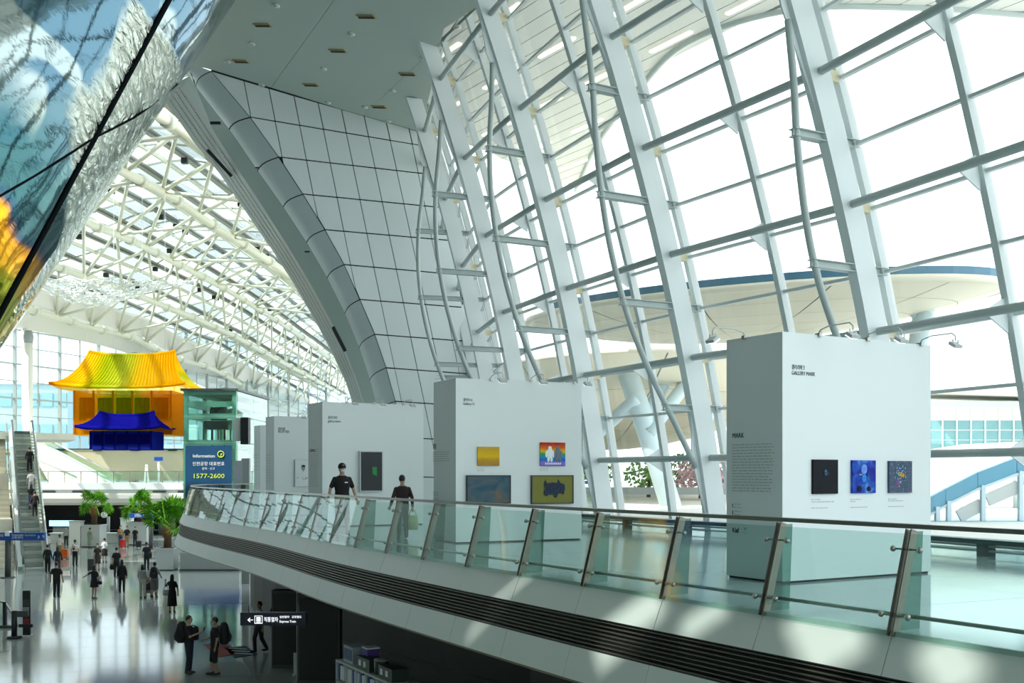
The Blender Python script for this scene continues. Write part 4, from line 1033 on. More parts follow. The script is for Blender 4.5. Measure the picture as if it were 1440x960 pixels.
    if cap:
        g.ell(HP(0, .01, .035), .092 * k, .112 * k, .098 * k, 14, 8, Rh); g.ell(HP(0, -.10, .035), .066 * k, .06 * k, .014 * k, 12, 6, Rh); g.build('cap', cloth(BLACK), o)
        BX('cap_print', HP(0, -.088, .075), .05, .02, .02, M_GREY, o)
        g = MB(); g.ell(HP(0, .03, -.02), .075 * k, .075 * k, .07 * k, 12, 8, Rh); g.build('hair', HAIR, o)
    else:
        g.ell(HP(0, .018, .03), .087 * k, .101 * k, .104 * k, 14, 10, Rh)
        if hair == 'long': g.loft([(HP(0, .05, -.25).x, HP(0, .05, -.25).y, hc.z - .27 * k, .07 * k, .035 * k), (HP(0, .045, -.1).x, HP(0, .045, -.1).y, hc.z - .1 * k, .092 * k, .06 * k), (HP(0, .03, .05).x, HP(0, .03, .05).y, hc.z + .04 * k, .08 * k, .08 * k)])
        if hair == 'bun': g.ell(HP(0, .10, .06), .04 * k, .04 * k, .04 * k, 8, 6)
        g.build('hair', HAIR, o)
    if mask:
        g = MB(); g.ell(HP(0, -.05, -.055), .062 * k, .062 * k, .052 * k, 12, 8, Rh); g.build('face_mask', mask, o)
    for s in (-1, 1):
        g = MB(); g.ell(HP(.030 * s, -.085, .008), .014 * k, .01 * k, .008 * k, 8, 6, Rh); g.build('eye', HAIR, o)
    if logo: BX('chest_print', L((.085, -.128, 1.27)), .075, .012, .03, M_WHITE, o)
    wmx = Matrix.Translation(pos) @ Matrix.Rotation(heading, 4, 'Z')
    return o, [wmx @ q for q in hands], wmx, k
def backpack(label, wmx, k, y=.23, s=1.0, z=1.22, col=BLACK, group=None):
    c = wmx @ Vector((0, y * k, z * k)); o = empty('backpack', c, label, 'backpack', group); R = wmx.to_3x3(); o.rotation_euler[2] = R.to_euler()[2]; o['loc_'] = 1
    g = MB(); g.loft([(0, 0, -.27 * s, .13 * s, .09 * s), (0, .01, -.2 * s, .18 * s, .13 * s), (0, .01, .05 * s, .18 * s, .13 * s), (0, 0, .22 * s, .15 * s, .10 * s), (0, 0, .29 * s, .09 * s, .06 * s)]); g.build('bag_body', cloth(col), o)
    g = MB(); g.loft([(0, .12 * s, -.2 * s, .11 * s, .05 * s), (0, .14 * s, -.08 * s, .12 * s, .06 * s), (0, .12 * s, .02 * s, .11 * s, .04 * s)]); g.build('pocket', cloth(DKG), o)
    f = -1 if y > 0 else 1
    for q in (-.11, .11): MB().tube([(q, f * .08 * s, .2), (q, f * .16, .23), (q, f * .19, .1), (q, f * .08, -.15)], .018, 6).build('strap', cloth(DKG), o)
    return o
def suitcase(label, pos, h=.62, w=.42, d=.26, col=(.5, .08, .01), rz=0.0, group=None):
    o = empty('suitcase', pos, label, 'suitcase', group); o['loc_'] = 1; o.rotation_euler[2] = rz
    g = MB(); g.box((0, 0, .06 + h / 2), w, d, h); s = g.build('shell', mat('case_%.2f_%.2f' % (col[0], col[2]), col, .35), o); b = s.modifiers.new('round', 'BEVEL'); b.width = .05; b.segments = 3
    for q in (-.12, 0, .12): MB().box((q, -d / 2 - .004, .06 + h / 2), .02, .012, h * .8).build('ridge', s.data.materials[0], o)
    for x in (-1, 1):
        for y in (-1, 1): g = MB(); g.ell((x * w * .38, y * d * .3, .03), .03, .03, .03, 8, 6); g.build('wheel', M_BLK, o)
    MB().tube([(-.1, d * .3, .06 + h), (-.1, d * .3, h + .36), (.1, d * .3, h + .36), (.1, d * .3, .06 + h)], .012, 6).build('pull_handle', M_CHR, o)
    return o
def bag(label, pos, w=.3, h=.26, d=.1, col=BLACK, rz=0, strap=.25, cat='bag'):
    o = empty('handbag', pos, label, cat); o['loc_'] = 1; o.rotation_euler[2] = rz
    g = MB(); g.loft([(0, 0, -h, w * .45, d * .45), (0, 0, -h * .5, w * .55, d * .6), (0, 0, 0, w * .42, d * .4)]); g.build('bag_body', cloth(col), o)
    MB().tube([(-w * .35, 0, -.02), (-w * .2, 0, strap), (w * .2, 0, strap), (w * .35, 0, -.02)], .012, 6).build('strap', cloth(col), o); return o
AWAY = PI
# two visitors on the balcony
person('man in black cap, black T-shirt, white mask and camouflage trousers on the balcony', G(481, 753.5, DZ), .28, 1.79, BLACK, DKG, cap=True, pants_mat=camo(), vox=.013, logo=True, yaw=.25, wide=1.08, armR=((-.27, .03, 1.12), (-.33, -.05, .88)), armL=((.27, .03, 1.12), (.33, -.06, .88)), legs=(((-.10, -.03, .49), (-.11, .02, .075)), ((.11, -.05, .49), (.13, -.05, .075))), shoes=BLACK)
p2, hd, wm2, k2 = person('man in dark maroon shirt seen from behind, walking past the tall black picture', G(566, 757, DZ), AWAY + .25, 1.50, (.035, .018, .022), (.03, .05, .07), vox=.013, long_sleeve=True, yaw=-.5, lean=.05, wide=1.1, armL=((.26, .05, 1.12), (.31, -.10, .90)), legs=(((-.09, -.05, .49), (-.10, .05, .09)), ((.09, -.02, .49), (.09, -.04, .075))))
bag('pale green bag carried by the man in the dark maroon shirt', hd[0] - Vector((0, 0, .12)), .26, .34, .16, (.42, .55, .30), strap=.12)
# near pair with backpacks
q1 = G(266, 947); _, hd, m1, k1 = person('man with large backpack looking down at his phone, near bottom of picture', q1, PI / 2 - .15, 1.74, BLACK, NAVY, mask=None, vox=.013, lean=-.02, yaw=0, armR=((-.21, -.12, 1.12), (-.10, -.36, 1.22)), armL=((.21, -.10, 1.12), (.08, -.36, 1.24)), legs=(((-.09, -.03, .49), (-.09, .03, .075)), ((.09, .0, .49), (.10, .03, .075))))
backpack('large dark backpack worn by the man looking at his phone', m1, k1, .24, 1.12); backpack('small dark backpack worn on the chest of the man with a phone', m1, k1, -.21, .72, 1.2)
o = empty('phone', (hd[0] + hd[1]) / 2 + Vector((.03, 0, .05)), 'dark phone held up by the man with two backpacks', 'phone'); BX('phone_case', o.location, .03, .075, .15, M_BLK, o, 0, 0, .5); BX('screen', o.location + Vector((-.016, 0, .01)), .006, .066, .13, M_DGREY, o, 0, 0, .5)
q2 = G(302, 949); _, hd, m2, k2 = person('man in knee shorts and teal mask facing the man with the phone', q2, -PI / 3 - .1, 1.72, BLACK, BLACK, shorts=True, mask=MASKT, vox=.013, wide=1.12, armR=((-.25, -.02, 1.12), (-.20, -.26, 1.06)), legs=(((-.12, -.06, .49), (-.15, -.06, .075)), ((.11, -.02, .49), (.13, .08, .085))))
backpack('bulky black backpack worn by the man in shorts with a teal mask', m2, k2, .27, 1.15)
# people across the hall floor
_, hd, mm, kk = person('woman in long black dress holding a phone up at arm height', G(242, 861), AWAY + .1, 1.64, fem=True, dress=BLACK, skirt=.30, hair='long', mask=None, armR=((-.24, .0, 1.12), (-.25, -.03, .88)), armL=((.30, -.06, 1.18), (.34, -.22, 1.38)))
bag('pale shoulder bag on the woman in the long black dress', mm @ Vector((.25, .04, .98)), .26, .24, .1, (.40, .40, .36))
_, hd, mm, kk = person('woman with long hair and light trousers pushing a luggage trolley', G(200.5, 841), AWAY, 1.62, (.28, .29, .27), (.48, .47, .42), fem=True, hair='long', mask=None, armL=((.24, -.02, 1.12), (.26, -.22, .98)))
_, hd, m3, k3 = person('man in shorts with dark backpack walking beside the luggage trolley', G(217.5, 840), AWAY + .15, 1.72, (.35, .37, .36), (.14, .15, .15), shorts=True, mask=None, armR=((-.24, -.02, 1.12), (-.26, -.24, .98)))
backpack('dark rounded backpack on the man beside the luggage trolley', m3, k3, .22, .95)
def trolley(label, p, rz):
    o = empty('luggage_trolley', p, label, 'trolley'); o['loc_'] = 1; o.rotation_euler[2] = rz
    g = MB(); g.box((0, 0, .2), .55, .8, .04); g.box((0, -.38, .3), .55, .03, .2); g.build('platform', M_CHR, o)
    MB().tube([(-.26, .42, .2), (-.26, .48, 1.0), (.26, .48, 1.0), (.26, .42, .2)], .02, 6).build('push_handle', M_CHR, o)
    for x in (-.24, .24):
        for y in (-.3, .35): MB().tube([(x - .02, y, .09), (x + .02, y, .09)], .09, 10).build('wheel', M_BLK, o)
    return o
p = G(209, 838); trolley('luggage trolley stacked with a dark case between the two walkers', p, AWAY)
suitcase('dark suitcase lying on the luggage trolley', p + Vector((0, .1, .24)), .5, .48, .3, (.012, .012, .013))
_, hd, mm, kk = person('woman in short black dress stretching one arm out sideways', G(132.5, 842), AWAY - .2, 1.62, fem=True, dress=BLACK, skirt=.60, hair='long', mask=None, armL=((.38, -.06, 1.24), (.60, -.12, 1.12)), armR=((-.24, .03, 1.12), (-.26, -.06, .9)), legs=(((-.075, -.02, .49), (-.07, .03, .08)), ((.075, -.03, .49), (.08, .02, .08))))
bag('small black handbag of the woman stretching out her arm', mm @ Vector((-.28, -.02, .86)), .22, .16, .08)
person('man in black T-shirt and black trousers walking away alone, left of the outstretched arm', G(79.5, 840), AWAY, 1.72, BLACK, BLACK, mask=None, wide=1.15)
person('man in black jacket standing at the foot of the escalator', G(67, 805), AWAY, 1.70, BLACK, BLACK, mask=None, long_sleeve=True)
person('person in black at the escalator foot beside a luggage cart', G(81, 806), AWAY + .2, 1.62, BLACK, DKG, mask=None, long_sleeve=True, hair='long')
trolley('empty silver luggage cart beside the escalator foot', G(93.5, 806), .4)
_, hd, mm, kk = person('man in black carrying a small case, walking ahead of a woman', G(164, 812), AWAY, 1.74, BLACK, BLACK, mask=None)
bag('small black case in the hand of the man walking ahead', hd[1] + Vector((0, 0, -.02)), .3, .3, .1, BLACK, strap=.05)
person('long haired woman in black walking just behind the man with a small case', G(171.5, 833), AWAY + .15, 1.66, BLACK, BLACK, fem=True, hair='long', mask=None, long_sleeve=True)
_, hd, mm, kk = person('man in dark shirt with a shoulder bag walking alone beside the planter', G(206, 801), AWAY, 1.72, (.02, .026, .04), (.025, .03, .04), mask=None)
bag('dark shoulder bag on the man walking alone beside the planter', mm @ Vector((-.21, .08, 1.08)), .3, .36, .12, DKG)
person('person in white shirt and tan trousers with an orange suitcase', G(84, 785), AWAY - .2, 1.68, WHT, (.42, .30, .12), mask=None)
suitcase('bright orange suitcase beside the person in a white shirt', G(91, 786), .66, .46, .28, (.75, .13, .01))
_, hd, mm, kk = person('man in white shirt with tan straps and black trousers walking away', G(105.5, 796), AWAY, 1.72, WHT, BLACK, mask=None)
backpack('tan strapped pack on the back of the man in a white shirt', mm, kk, .17, .55, 1.2, (.40, .24, .12))
person('woman in dark patterned dress and white mask walking towards the viewer', G(137, 801), .1, 1.64, fem=True, dress=(.035, .028, .026), skirt=.42, hair='short')
suitcase('upright grey suitcase beside the woman in a patterned dress', G(128.5, 803), .72, .40, .28, (.05, .05, .045))
person('person in pale top and black skirt behind the woman in a patterned dress', G(147, 790), AWAY, 1.62, (.55, .60, .62), BLACK, fem=True, skirt=.45, mask=None)
person('grey clad person standing far off in front of the dark shop', G(93, 768), .3, 1.60, (.38, .38, .40), DKG, fem=True)
person('woman in long pale green dress by the planter of the left palm', G(126.5, 770), AWAY - .3, 1.62, fem=True, dress=(.22, .30, .22), skirt=.25, hair='bun', mask=None)
person('man in tan jacket and jeans standing with a red suitcase', G(169.5, 768), .1, 1.72, (.42, .27, .14), (.06, .09, .20), long_sleeve=True)
suitcase('red suitcase standing in front of the man in a tan jacket', G(172.5, 770), .62, .44, .28, (.55, .03, .02))
person('man in black T-shirt and tan shorts in the middle of three standing travellers', G(178.5, 769), 0, 1.72, BLACK, (.40, .26, .12), shorts=True)
person('person in black standing with a small black suitcase in front of the palm planter', G(190, 769), -.1, 1.66, BLACK, DKG)
suitcase('small black suitcase of the person in black before the palm planter', G(195.5, 770), .5, .36, .24, (.010, .010, .012))
person('shadowed person in pale shirt walking under the balcony', G(365, 917), -.8, 1.70, (.42, .46, .46), (.02, .026, .035), mask=None, legs=(((-.09, -.14, .49), (-.09, -.12, .08)), ((.09, .02, .49), (.09, .22, .12))))
person('dark figure standing in shade under the balcony behind the hanging sign', G(390, 908), .5, 1.70, BLACK, BLACK, mask=None)

# ================================================================== ESCALATOR AND STAIRS
EB0 = Vector((-29.55, 66.0, 0)); ET0 = Vector((-37.2, 81.0, 9.0)); ed = (ET0 - EB0); eh = Vector((ed.x, ed.y, 0)).normalized(); es = Vector((eh.y, -eh.x, 0))
esc = empty('escalator', EB0, 'long escalator with glass sides rising to the upper level at the left', 'escalator')
NST = 40
for i in range(NST + 4):
    t = (i - 2) / NST; t = max(0, min(1, t)); c = EB0 + ed * t
    if i < 2: c = EB0 - eh * (.4 * (2 - i))
    BX('step', c + Vector((0, 0, .08)), 1.06, .40, .20, mat('step_grey', (.20, .23, .22), .45, noise=.1) if i % 2 else mat('step_pale', (.36, .38, .33), .45), esc, math.atan2(eh.y, eh.x) - PI / 2)
for sgn in (-1, 1):
    s = es * .70 * sgn; a0 = EB0 - eh * 1.6 + s; a = EB0 + s; b = ET0 + s; b1 = ET0 + eh * 1.6 + s
    MB().prism([a0, a, b, b1, b1 + Vector((0, 0, .95)), b + Vector((0, 0, .95)), a + Vector((0, 0, .95)), a0 + Vector((0, 0, .95))], es * .03).build('glass_side', M_ELEV, esc)
    MB().tube([a0 + Vector((0, 0, .5)), a0 + Vector((0, 0, .95)), a + Vector((0, 0, 1.0)), b + Vector((0, 0, 1.0)), b1 + Vector((0, 0, 1.0))], .06, 8).build('moving_rail', M_DGREY, esc)
    MB().bar(a + Vector((0, 0, .12)) + s * .16, b + Vector((0, 0, .12)) + s * .16, .22, .30).build('skirt', M_LGREY, esc)
MB().prism([EB0 - es * .8 - Vector((0, 0, .05)), ET0 - es * .8 - Vector((0, 0, .05)), ET0 - es * .8 - Vector((0, 0, 1.1)), EB0 + eh * 1.4 - es * .8], es * 1.6).build('truss_box', M_CREAM, esc)
for t in (.27, .70): BX('safety_plate', EB0 + ed * t + es * .74 + Vector((0, 0, .72)), .04, .5, .5, mat('safety_yellow', (.6, .55, .03), .5), esc, math.atan2(eh.y, eh.x) - PI / 2)
def onesc(t, off=0.0): return EB0 + ed * t + es * off + Vector((0, 0, .18))
UPH = math.atan2(eh.y, eh.x) + PI / 2
person('person in black riding the escalator, the uppermost of the riders', onesc(.66, .25), UPH, 1.74, BLACK, BLACK, mask=None, long_sleeve=True)
person('escalator rider in white shirt and pale trousers', onesc(.48, .2), UPH, 1.72, WHT, (.45, .47, .46), mask=None)
person('escalator rider in dark top and blue jeans', onesc(.375, .12), UPH, 1.70, BLACK, (.03, .06, .16), mask=None, hair='long', fem=True)
person('escalator rider in dark brown coat, the lowest of the riders', onesc(.325, .30), UPH, 1.70, (.03, .02, .018), BLACK, mask=None, long_sleeve=True)
stc = S(empty('floor_stairs', EB0 - es * 3)); M_ST = mat('stair_stone', (.62, .58, .47), .5, noise=.05); M_ST2 = mat('stair_nosing', (.40, .39, .33), .5)
o0 = EB0 - es * 2.75 + eh * .5; 
for i in range(54):
    lvl = i + (0); c = o0 + eh * (.30 * i + (1.6 if i > 17 else 0) + (1.6 if i > 35 else 0)); z = .1667 * (i + 1)
    BX('stair', Vector((c.x, c.y, z / 2)), 3.3, .31 if i not in (17, 35) else 3.6, z, M_ST, stc, math.atan2(eh.y, eh.x) - PI / 2)
    if i % 2 == 0: BX('nosing', Vector((c.x, c.y, z)) - eh * .14, 3.3, .05, .03, M_ST2, stc, math.atan2(eh.y, eh.x) - PI / 2)
for off in (1.75, -1.7, -.1):
    q = o0 + es * off; pts = [q + Vector((0, 0, .95)), q + eh * 5.1 + Vector((0, 0, 3.9)), q + eh * 7 + Vector((0, 0, 3.9)), q + eh * 12.2 + Vector((0, 0, 6.9)), q + eh * 13.8 + Vector((0, 0, 6.9)), q + eh * 19.2 + Vector((0, 0, 9.9))]
    MB().tube(pts, .05, 8).build('stair_rail', M_CHR, stc)
    for t in range(12):
        f = t / 12 * 5; i = int(f); p = pts[i].lerp(pts[i + 1], f - i); MB().tube([p, p - Vector((0, 0, 1))], .03, 6).build('rail_post', M_CHR, stc)
c = ET0 + eh * 4; S(BX('floor_landing', Vector((c.x - 3, c.y, 8.85)), 13, 9, .5, M_CREAM, None, math.atan2(eh.y, eh.x) - PI / 2))

# ================================================================== FAR MEZZANINE, UPPER LEVEL, SECOND ESCALATOR
mz = S(empty('floor_gallery', (-40, 103, 4.6)))
BX('slab', (-36, 108, 4.75), 52, 14, .62, M_WHITE, mz); BX('recess', (-36, 102, 4.25), 52, 1.6, .4, M_LGREY, mz)
g = MB(); pr = [(0, 4.12), (-.35, 3.95), (-.42, 3.6), (-.25, 3.2), (.4, 2.95), (2.5, 2.95), (2.5, 4.12)]
g.prism([(-62, 101.2 + y, z) for y, z in pr], (52, 0, 0)); g.build('bulkhead', mat('bulkhead_paint', (.52, .50, .46), .5), mz)
for x in (-44, -41, -33.5, -31, -28.5, -21): BX('slot_vent', (x, 101.18, 4.25), 1.4, .1, .14, M_DGREY, mz)
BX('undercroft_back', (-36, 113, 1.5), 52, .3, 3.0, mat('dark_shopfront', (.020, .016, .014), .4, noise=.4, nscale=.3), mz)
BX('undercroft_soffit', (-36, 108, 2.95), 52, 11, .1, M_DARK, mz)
for x in (-34.3, -21): MB().tube([(x, 106, 0), (x, 106, 2.95)], .8, 16).build('pier', M_GREY, mz)
rl = empty('gallery_railing', (-36, 101.1, 5.06), 'pale railing with glass infill along the far gallery edge', 'railing')
BX('top_rail', (-36, 101.1, 6.15), 52, .08, .08, M_CHR, rl)
for k in range(34):
    x = -61 + k * 1.55; BX('post', (x, 101.1, 5.6), .07, .07, 1.1, M_CHR, rl)
    BX('glass_pane', (x + .77, 101.1, 5.6), 1.4, .02, .95, M_ELEV, rl)
S(BX('wall_upper', (-35.3, 111.5, 6.8), 34, .5, 3.2, M_TAN)); up = S(BX('floor_upper', (-42, 120.5, 8.3), 52, 18, .3, M_TAN))
tr = S(empty('trim_upper', (-39, 111, 8.45))); BX('edge_rail', (-35.3, 111.2, 8.5), 34, .14, .12, M_BLK, tr)
for k in range(9): BX('edge_lamp', (-51 + k * 3.9, 111.2, 8.42), .9, .24, .22, M_BLK, tr)
e2 = empty('far_escalator', W(112, 655, 106), 'white sided escalator sloping down to the far gallery, seen from its side', 'escalator')
Yq = 106
MB().prism([W(48, 640, Yq), W(62, 627, Yq), W(164, 682, Yq), W(72, 684, Yq)], (0, 1.6, 0)).build('side_panel', mat('white_side', (.84, .82, .72), .5), e2)
MB().prism([W(62, 626, Yq - .1), W(66, 618, Yq - .1), W(150, 661, Yq - .1), W(172, 668, Yq - .1), W(166, 682, Yq - .1)], (0, .05, 0)).build('glass_side', M_ELEV, e2)
MB().tube([W(66, 617, Yq - .1), W(150, 660, Yq - .1), W(172, 667, Yq - .1)], .09, 8).build('moving_rail', M_CHR, e2)
MB().tube([W(50, 644, Yq - .1), W(108, 671, Yq - .1)], .07, 6).build('side_strip', M_GREY, e2)
ld = W(52, 618, 108); S(MB().loft([(ld.x, ld.y, ld.z - 1.6, 1.0, 1.0), (ld.x, ld.y, ld.z - .6, 2.0, 1.6), (ld.x, ld.y, ld.z + .5, 2.1, 1.7)]).build('trim_landing', M_CREAM))
sg = empty('pole_sign', Vector((W(223, 680, 102.5).x, 102.5, 5.06)), 'small blue sign on a pale pole standing on the far gallery', 'sign'); MB().tube([Vector((W(223, 680, 102.5).x, 102.5, 5.06)), W(223, 648, 102.5)], .10, 8).build('pole', M_WHITE, sg); BX('sign_plate', W(223, 645, 102.4), .8, .1, .36, M_BLUE, sg)
for (x, y, lab) in ((206, 668, 'white statue like stand near the blue pole sign on the gallery'),):
    p = W(x, 680, 102.5); o = empty('display_stand', (p.x, p.y, 5.06), lab, 'stand'); MB().loft([(p.x, p.y, 5.06, .3, .2), (p.x, p.y, 5.7, .2, .15), (p.x, p.y, 6.6, .12, .1)]).build('stand_body', M_WHITE, o); MB().ell((p.x, p.y, 6.7), .14, .14, .16).build('stand_top', M_WHITE, o)

# ================================================================== FABRIC HOUSES
def house(name, label, x0, x1, wx0, wx1, Y, zb, zw, ze, zr, fr, fw, fl, depth, rise, flo=None):
    """translucent cloth house: walls wx0..wx1, roof x0..x1, eave height ze, ridge zr"""
    o = empty(name, ((x0 + x1) / 2, Y + depth / 2, zb), label, 'fabric house'); X = lambda t: x0 + (x1 - x0) * t
    cx = (wx0 + wx1) / 2; w = wx1 - wx0
    for (c, sx, sy, nm) in (((cx, Y), w, .06, 'front_wall'), ((cx, Y + depth), w, .06, 'back_wall'), ((wx0, Y + depth / 2), .06, depth, 'end_wall'), ((wx1, Y + depth / 2), .06, depth, 'end_wall')):
        BX(nm, (c[0], c[1], (zb + zw) / 2), sx, sy, zw - zb, fw, o)
    BX('base_band', (cx, Y - .05, zb + (zw - zb) * .12), w * 1.02, .1, (zw - zb) * .22, fw, o)
    n = 5
    for k in range(n):                            # window bays with lattice bars
        xa = wx0 + w * (.06 + .19 * k); ww = w * .15; zc = zb + (zw - zb) * .58; hh = (zw - zb) * .5
        fw_ = (flo if flo and k in (1, 2, 3) else fl); f = BX('window', (xa + ww / 2, Y - .08, zc), ww, .05, hh, fw_, o)
        m = MB()
        for q in range(4): m.box((xa + ww * q / 3, Y - .13, zc), .045, .04, hh)
        for q in range(4): m.box((xa + ww / 2, Y - .13, zc - hh / 2 + hh * q / 3), ww, .04, .045)
        m.build('lattice', fw_, f)
    for k in range(6): BX('pillar', (wx0 + w * k / 5, Y - .1, (zb + zw) / 2), .10, .10, zw - zb, fl, o)
    def prof(t): return zr + (ze - zr) * (1 - (1 - t) ** 1.7)          # concave slope, t 0 ridge .. 1 eave
    NX, NT = 34, 7
    yc = Y + depth / 2; oh = depth / 2 + rise
    for sgn, nm in ((-1, 'roof_slope'), (1, 'roof_slope')):
        vs = []
        for i in range(NX + 1):
            u = i / NX; e = abs(2 * u - 1); ridge = x0 + (x1 - x0) * (.17 + .66 * u); eave = x0 + (x1 - x0) * u
            for t in range(NT + 1):
                f = t / NT; x = ridge + (eave - ridge) * f ** 1.3; vs.append((x, yc + sgn * oh * f, prof(f) + .9 * rise / 2 * e ** 3 * (f ** 2) * .6 + .25 * e ** 3 * (1 - f)))
        fs = [(i * (NT + 1) + t, (i + 1) * (NT + 1) + t, (i + 1) * (NT + 1) + t + 1, i * (NT + 1) + t + 1) for i in range(NX) for t in range(NT)]
        me = MB().add(vs, fs, True).mesh(nm); link(nm, me, fr, o)
        if sgn < 0:
            m = MB()
            for i in range(NX + 1):
                m.tube([Vector(vs[i * (NT + 1) + t]) + Vector((0, -.03, .04)) for t in range(NT + 1)], .075, 5)
            r = m.build('tile_row', fr, o); r['kind'] = 'stuff'
            ev = [Vector(vs[i * (NT + 1) + NT]) for i in range(NX + 1)]; MB().tube(ev, .10, 6).build('eave_edge', fr, o)
            MB().tube([Vector(vs[i * (NT + 1)]) + Vector((0, 0, .08)) for i in range(NX + 1)], .13, 6).build('ridge_cap', fr, o)
    for e in (0, 1):                              # hipped ends
        xr = x0 + (x1 - x0) * (.17 + .66 * e); xe = x0 + (x1 - x0) * e; vs = []
        for j in range(9):
            v = j / 8
            for t in range(NT + 1): f = t / NT; vs.append((xr + (xe - xr) * f ** 1.3, yc + oh * f * (2 * v - 1), prof(f) + .27 * rise * abs(2 * v - 1) ** 3 * f * f + .25 * (1 - f)))
        fs = [(j * (NT + 1) + t, (j + 1) * (NT + 1) + t, (j + 1) * (NT + 1) + t + 1, j * (NT + 1) + t + 1) for j in range(8) for t in range(NT)]
        link('roof_hip', MB().add(vs, fs, True).mesh('roof_hip'), fr, o)
    return o
OR, YE, LI = (.95, .42, .0), (.95, .70, .01), (.55, .60, .005)
FY = fabric('yellow_cloth', [(0, OR), (.2, YE), (.33, LI), (.5, (.72, .72, .05)), (.6, YE), (1, (.98, .52, 0))], 'X', .2)
FW = fabric('yellow_wall_cloth', [(0, (.95, .55, .01)), (.25, YE), (.4, LI), (.62, LI), (.72, (.92, .55, .05)), (1, (.9, .42, .02))], 'X', .42)
FL = fabric('amber_cloth', [(0, (.75, .45, .0)), (1, (.80, .36, .0))], 'X', .3)
FLO = fabric('olive_cloth', [(0, (.42, .46, .005)), (1, (.40, .42, .005))], 'X', .3)
kx = lambda px, Y: (px - HX) / F * Y
zy = lambda py, Y: CAMZ - (py - HY) / F * Y
HYD = 73.0
yh = house('fabric_house', 'big yellow and orange translucent cloth house hanging above the blue one', kx(78, HYD), kx(266, HYD), kx(105, HYD), kx(241, HYD), HYD, zy(611, HYD), zy(549, HYD), zy(546, HYD), zy(503, HYD + 3), FY, FW, FL, 3.8, 1.0, FLO)
for px in (120, 160, 200, 232): a = W(px, 506, HYD + 1.9); MB().tube([a, Vector((a.x, a.y, 25.5))], .015, 5).build('hanging_wire', M_STEEL, yh)
FB = fabric('blue_cloth', [(0, (.015, .015, .42)), (1, (.012, .012, .36))], 'X', .08); FB2 = fabric('blue_wall_cloth', [(0, (.03, .06, .60)), (1, (.03, .05, .55))], 'X', .12); FB3 = fabric('blue_dark_cloth', [(0, (.008, .01, .28)), (1, (.008, .01, .25))], 'X', .05)
BYD = 70.6
bh = house('fabric_house', 'small deep blue translucent cloth house hanging below the yellow one', kx(110, BYD), kx(229, BYD), kx(128, BYD), kx(213, BYD), BYD, zy(632, BYD), zy(606, BYD), zy(603, BYD), zy(587, BYD + 2), FB, FB2, FB3, 2.4, .55)

for px in (140, 170, 200): a = W(px, 590, BYD + 1.2); MB().tube([a, Vector((a.x, HYD + .3, zy(610, HYD)))], .012, 5).build('hanging_wire', M_STEEL, bh)
# ================================================================== GLASS LIFT AND INFORMATION BANNER
LY = 70.0; lx = lambda px, Y=LY: (px - HX) / F * Y
lift_ = empty('glass_lift', (lx(300), LY + 1.5, 0), 'green framed glass lift shaft with an information banner', 'lift')
X0, X1, Y0, Y1, ZT = lx(262), lx(330), LY, LY + 8.5, zy(549, LY)
for x in (X0, X1):
    for y in (Y0, (Y0 + Y1) / 2, Y1): BX('corner_post', (x, y, ZT / 2), .26, .26, ZT, M_GREENS, lift_)
for py in (551, 568, 585, 622, 700):
    z = zy(py, LY); 
    for y in (Y0, Y1): BX('beam', ((X0 + X1) / 2, y, z), X1 - X0, .2, .34, M_GREENS, lift_)
    for x in (X0, X1): BX('beam', (x, (Y0 + Y1) / 2, z), .2, Y1 - Y0, .34, M_GREENS, lift_)
BX('roof_cap', ((X0 + X1) / 2, (Y0 + Y1) / 2, ZT + .05), X1 - X0 + .6, Y1 - Y0 + .6, .14, M_DGREY, lift_)
for (z0, z1) in ((0, zy(700, LY)), (zy(700, LY), zy(622, LY)), (zy(622, LY), zy(585, LY)), (zy(585, LY), ZT)):
    zc, hh = (z0 + z1) / 2, z1 - z0 - .1
    for y in (Y0 - .18, Y1 + .18): BX('glass_pane', ((X0 + X1) / 2, y, zc), X1 - X0 + .36, .03, hh, M_ELEV, lift_)
    for x in (X0 - .18, X1 + .18):
        for yy in (.25, .75): BX('glass_pane', (x, Y0 + (Y1 - Y0) * yy, zc), .03, (Y1 - Y0) / 2 - .05, hh, M_ELEV, lift_)
for k in range(5): BX('guide_rail', (X0 + .55 + k * .42, Y0 + 2.6, ZT * .42), .12, .16, ZT * .82, M_DGREY if k % 2 else M_GREENS, lift_)
BX('machine', ((X0 + X1) / 2, Y0 + 2, ZT - 2.2), 1.6, 1.4, .55, M_DGREY, lift_); MB().tube([((X0 + X1) / 2 - .5, Y0 + 2, ZT - 1.4), ((X0 + X1) / 2 + .5, Y0 + 2, ZT - 1.4)], .45, 14).build('pulley', M_DGREY, lift_)
bn = empty('information_banner', W(296, 664, LY - .225), 'blue information banner with a yellow-green phone number on the lift', 'banner')
BX('banner_sheet', W(293.5, 664, LY - .225), lx(327) - lx(262), .05, (702 - 627) / F * LY, M_BLUE2, bn)
bx = Vector((1, 0, 0))
def bt(s, px, py, wpx, sz, m_): p = W(px, py, LY - .265); text('lettering', s, sz, p, bx, Zv, m_, bn, w=wpx / F * LY)
bt('Information', 271, 643, 31, .30, M_TEXT); bt('인천공항 대표번호', 270.5, 654, 45, .28, M_TEXT); bt('문의 · 신고', 284, 660, 18, .18, M_TEXT); bt('1577-2600', 270.5, 672, 45, .42, M_YEL)
rg = MB(); cc = W(310.5, 638.5, LY - .28); rp = [cc + Vector((math.cos(a) * .2, 0, math.sin(a) * .2)) for a in [2 * PI * i / 20 for i in range(21)]]; rg.tube(rp, .028, 6); rg.build('ring', M_YEL, bn); bt('?', 308.2, 641.5, 4.6, .30, M_YEL)
bs = empty('display_pillar', (lx(346, 58), 58, 0), 'tall black display pillar beside the glass lift', 'display'); px_ = lx(346, 58)
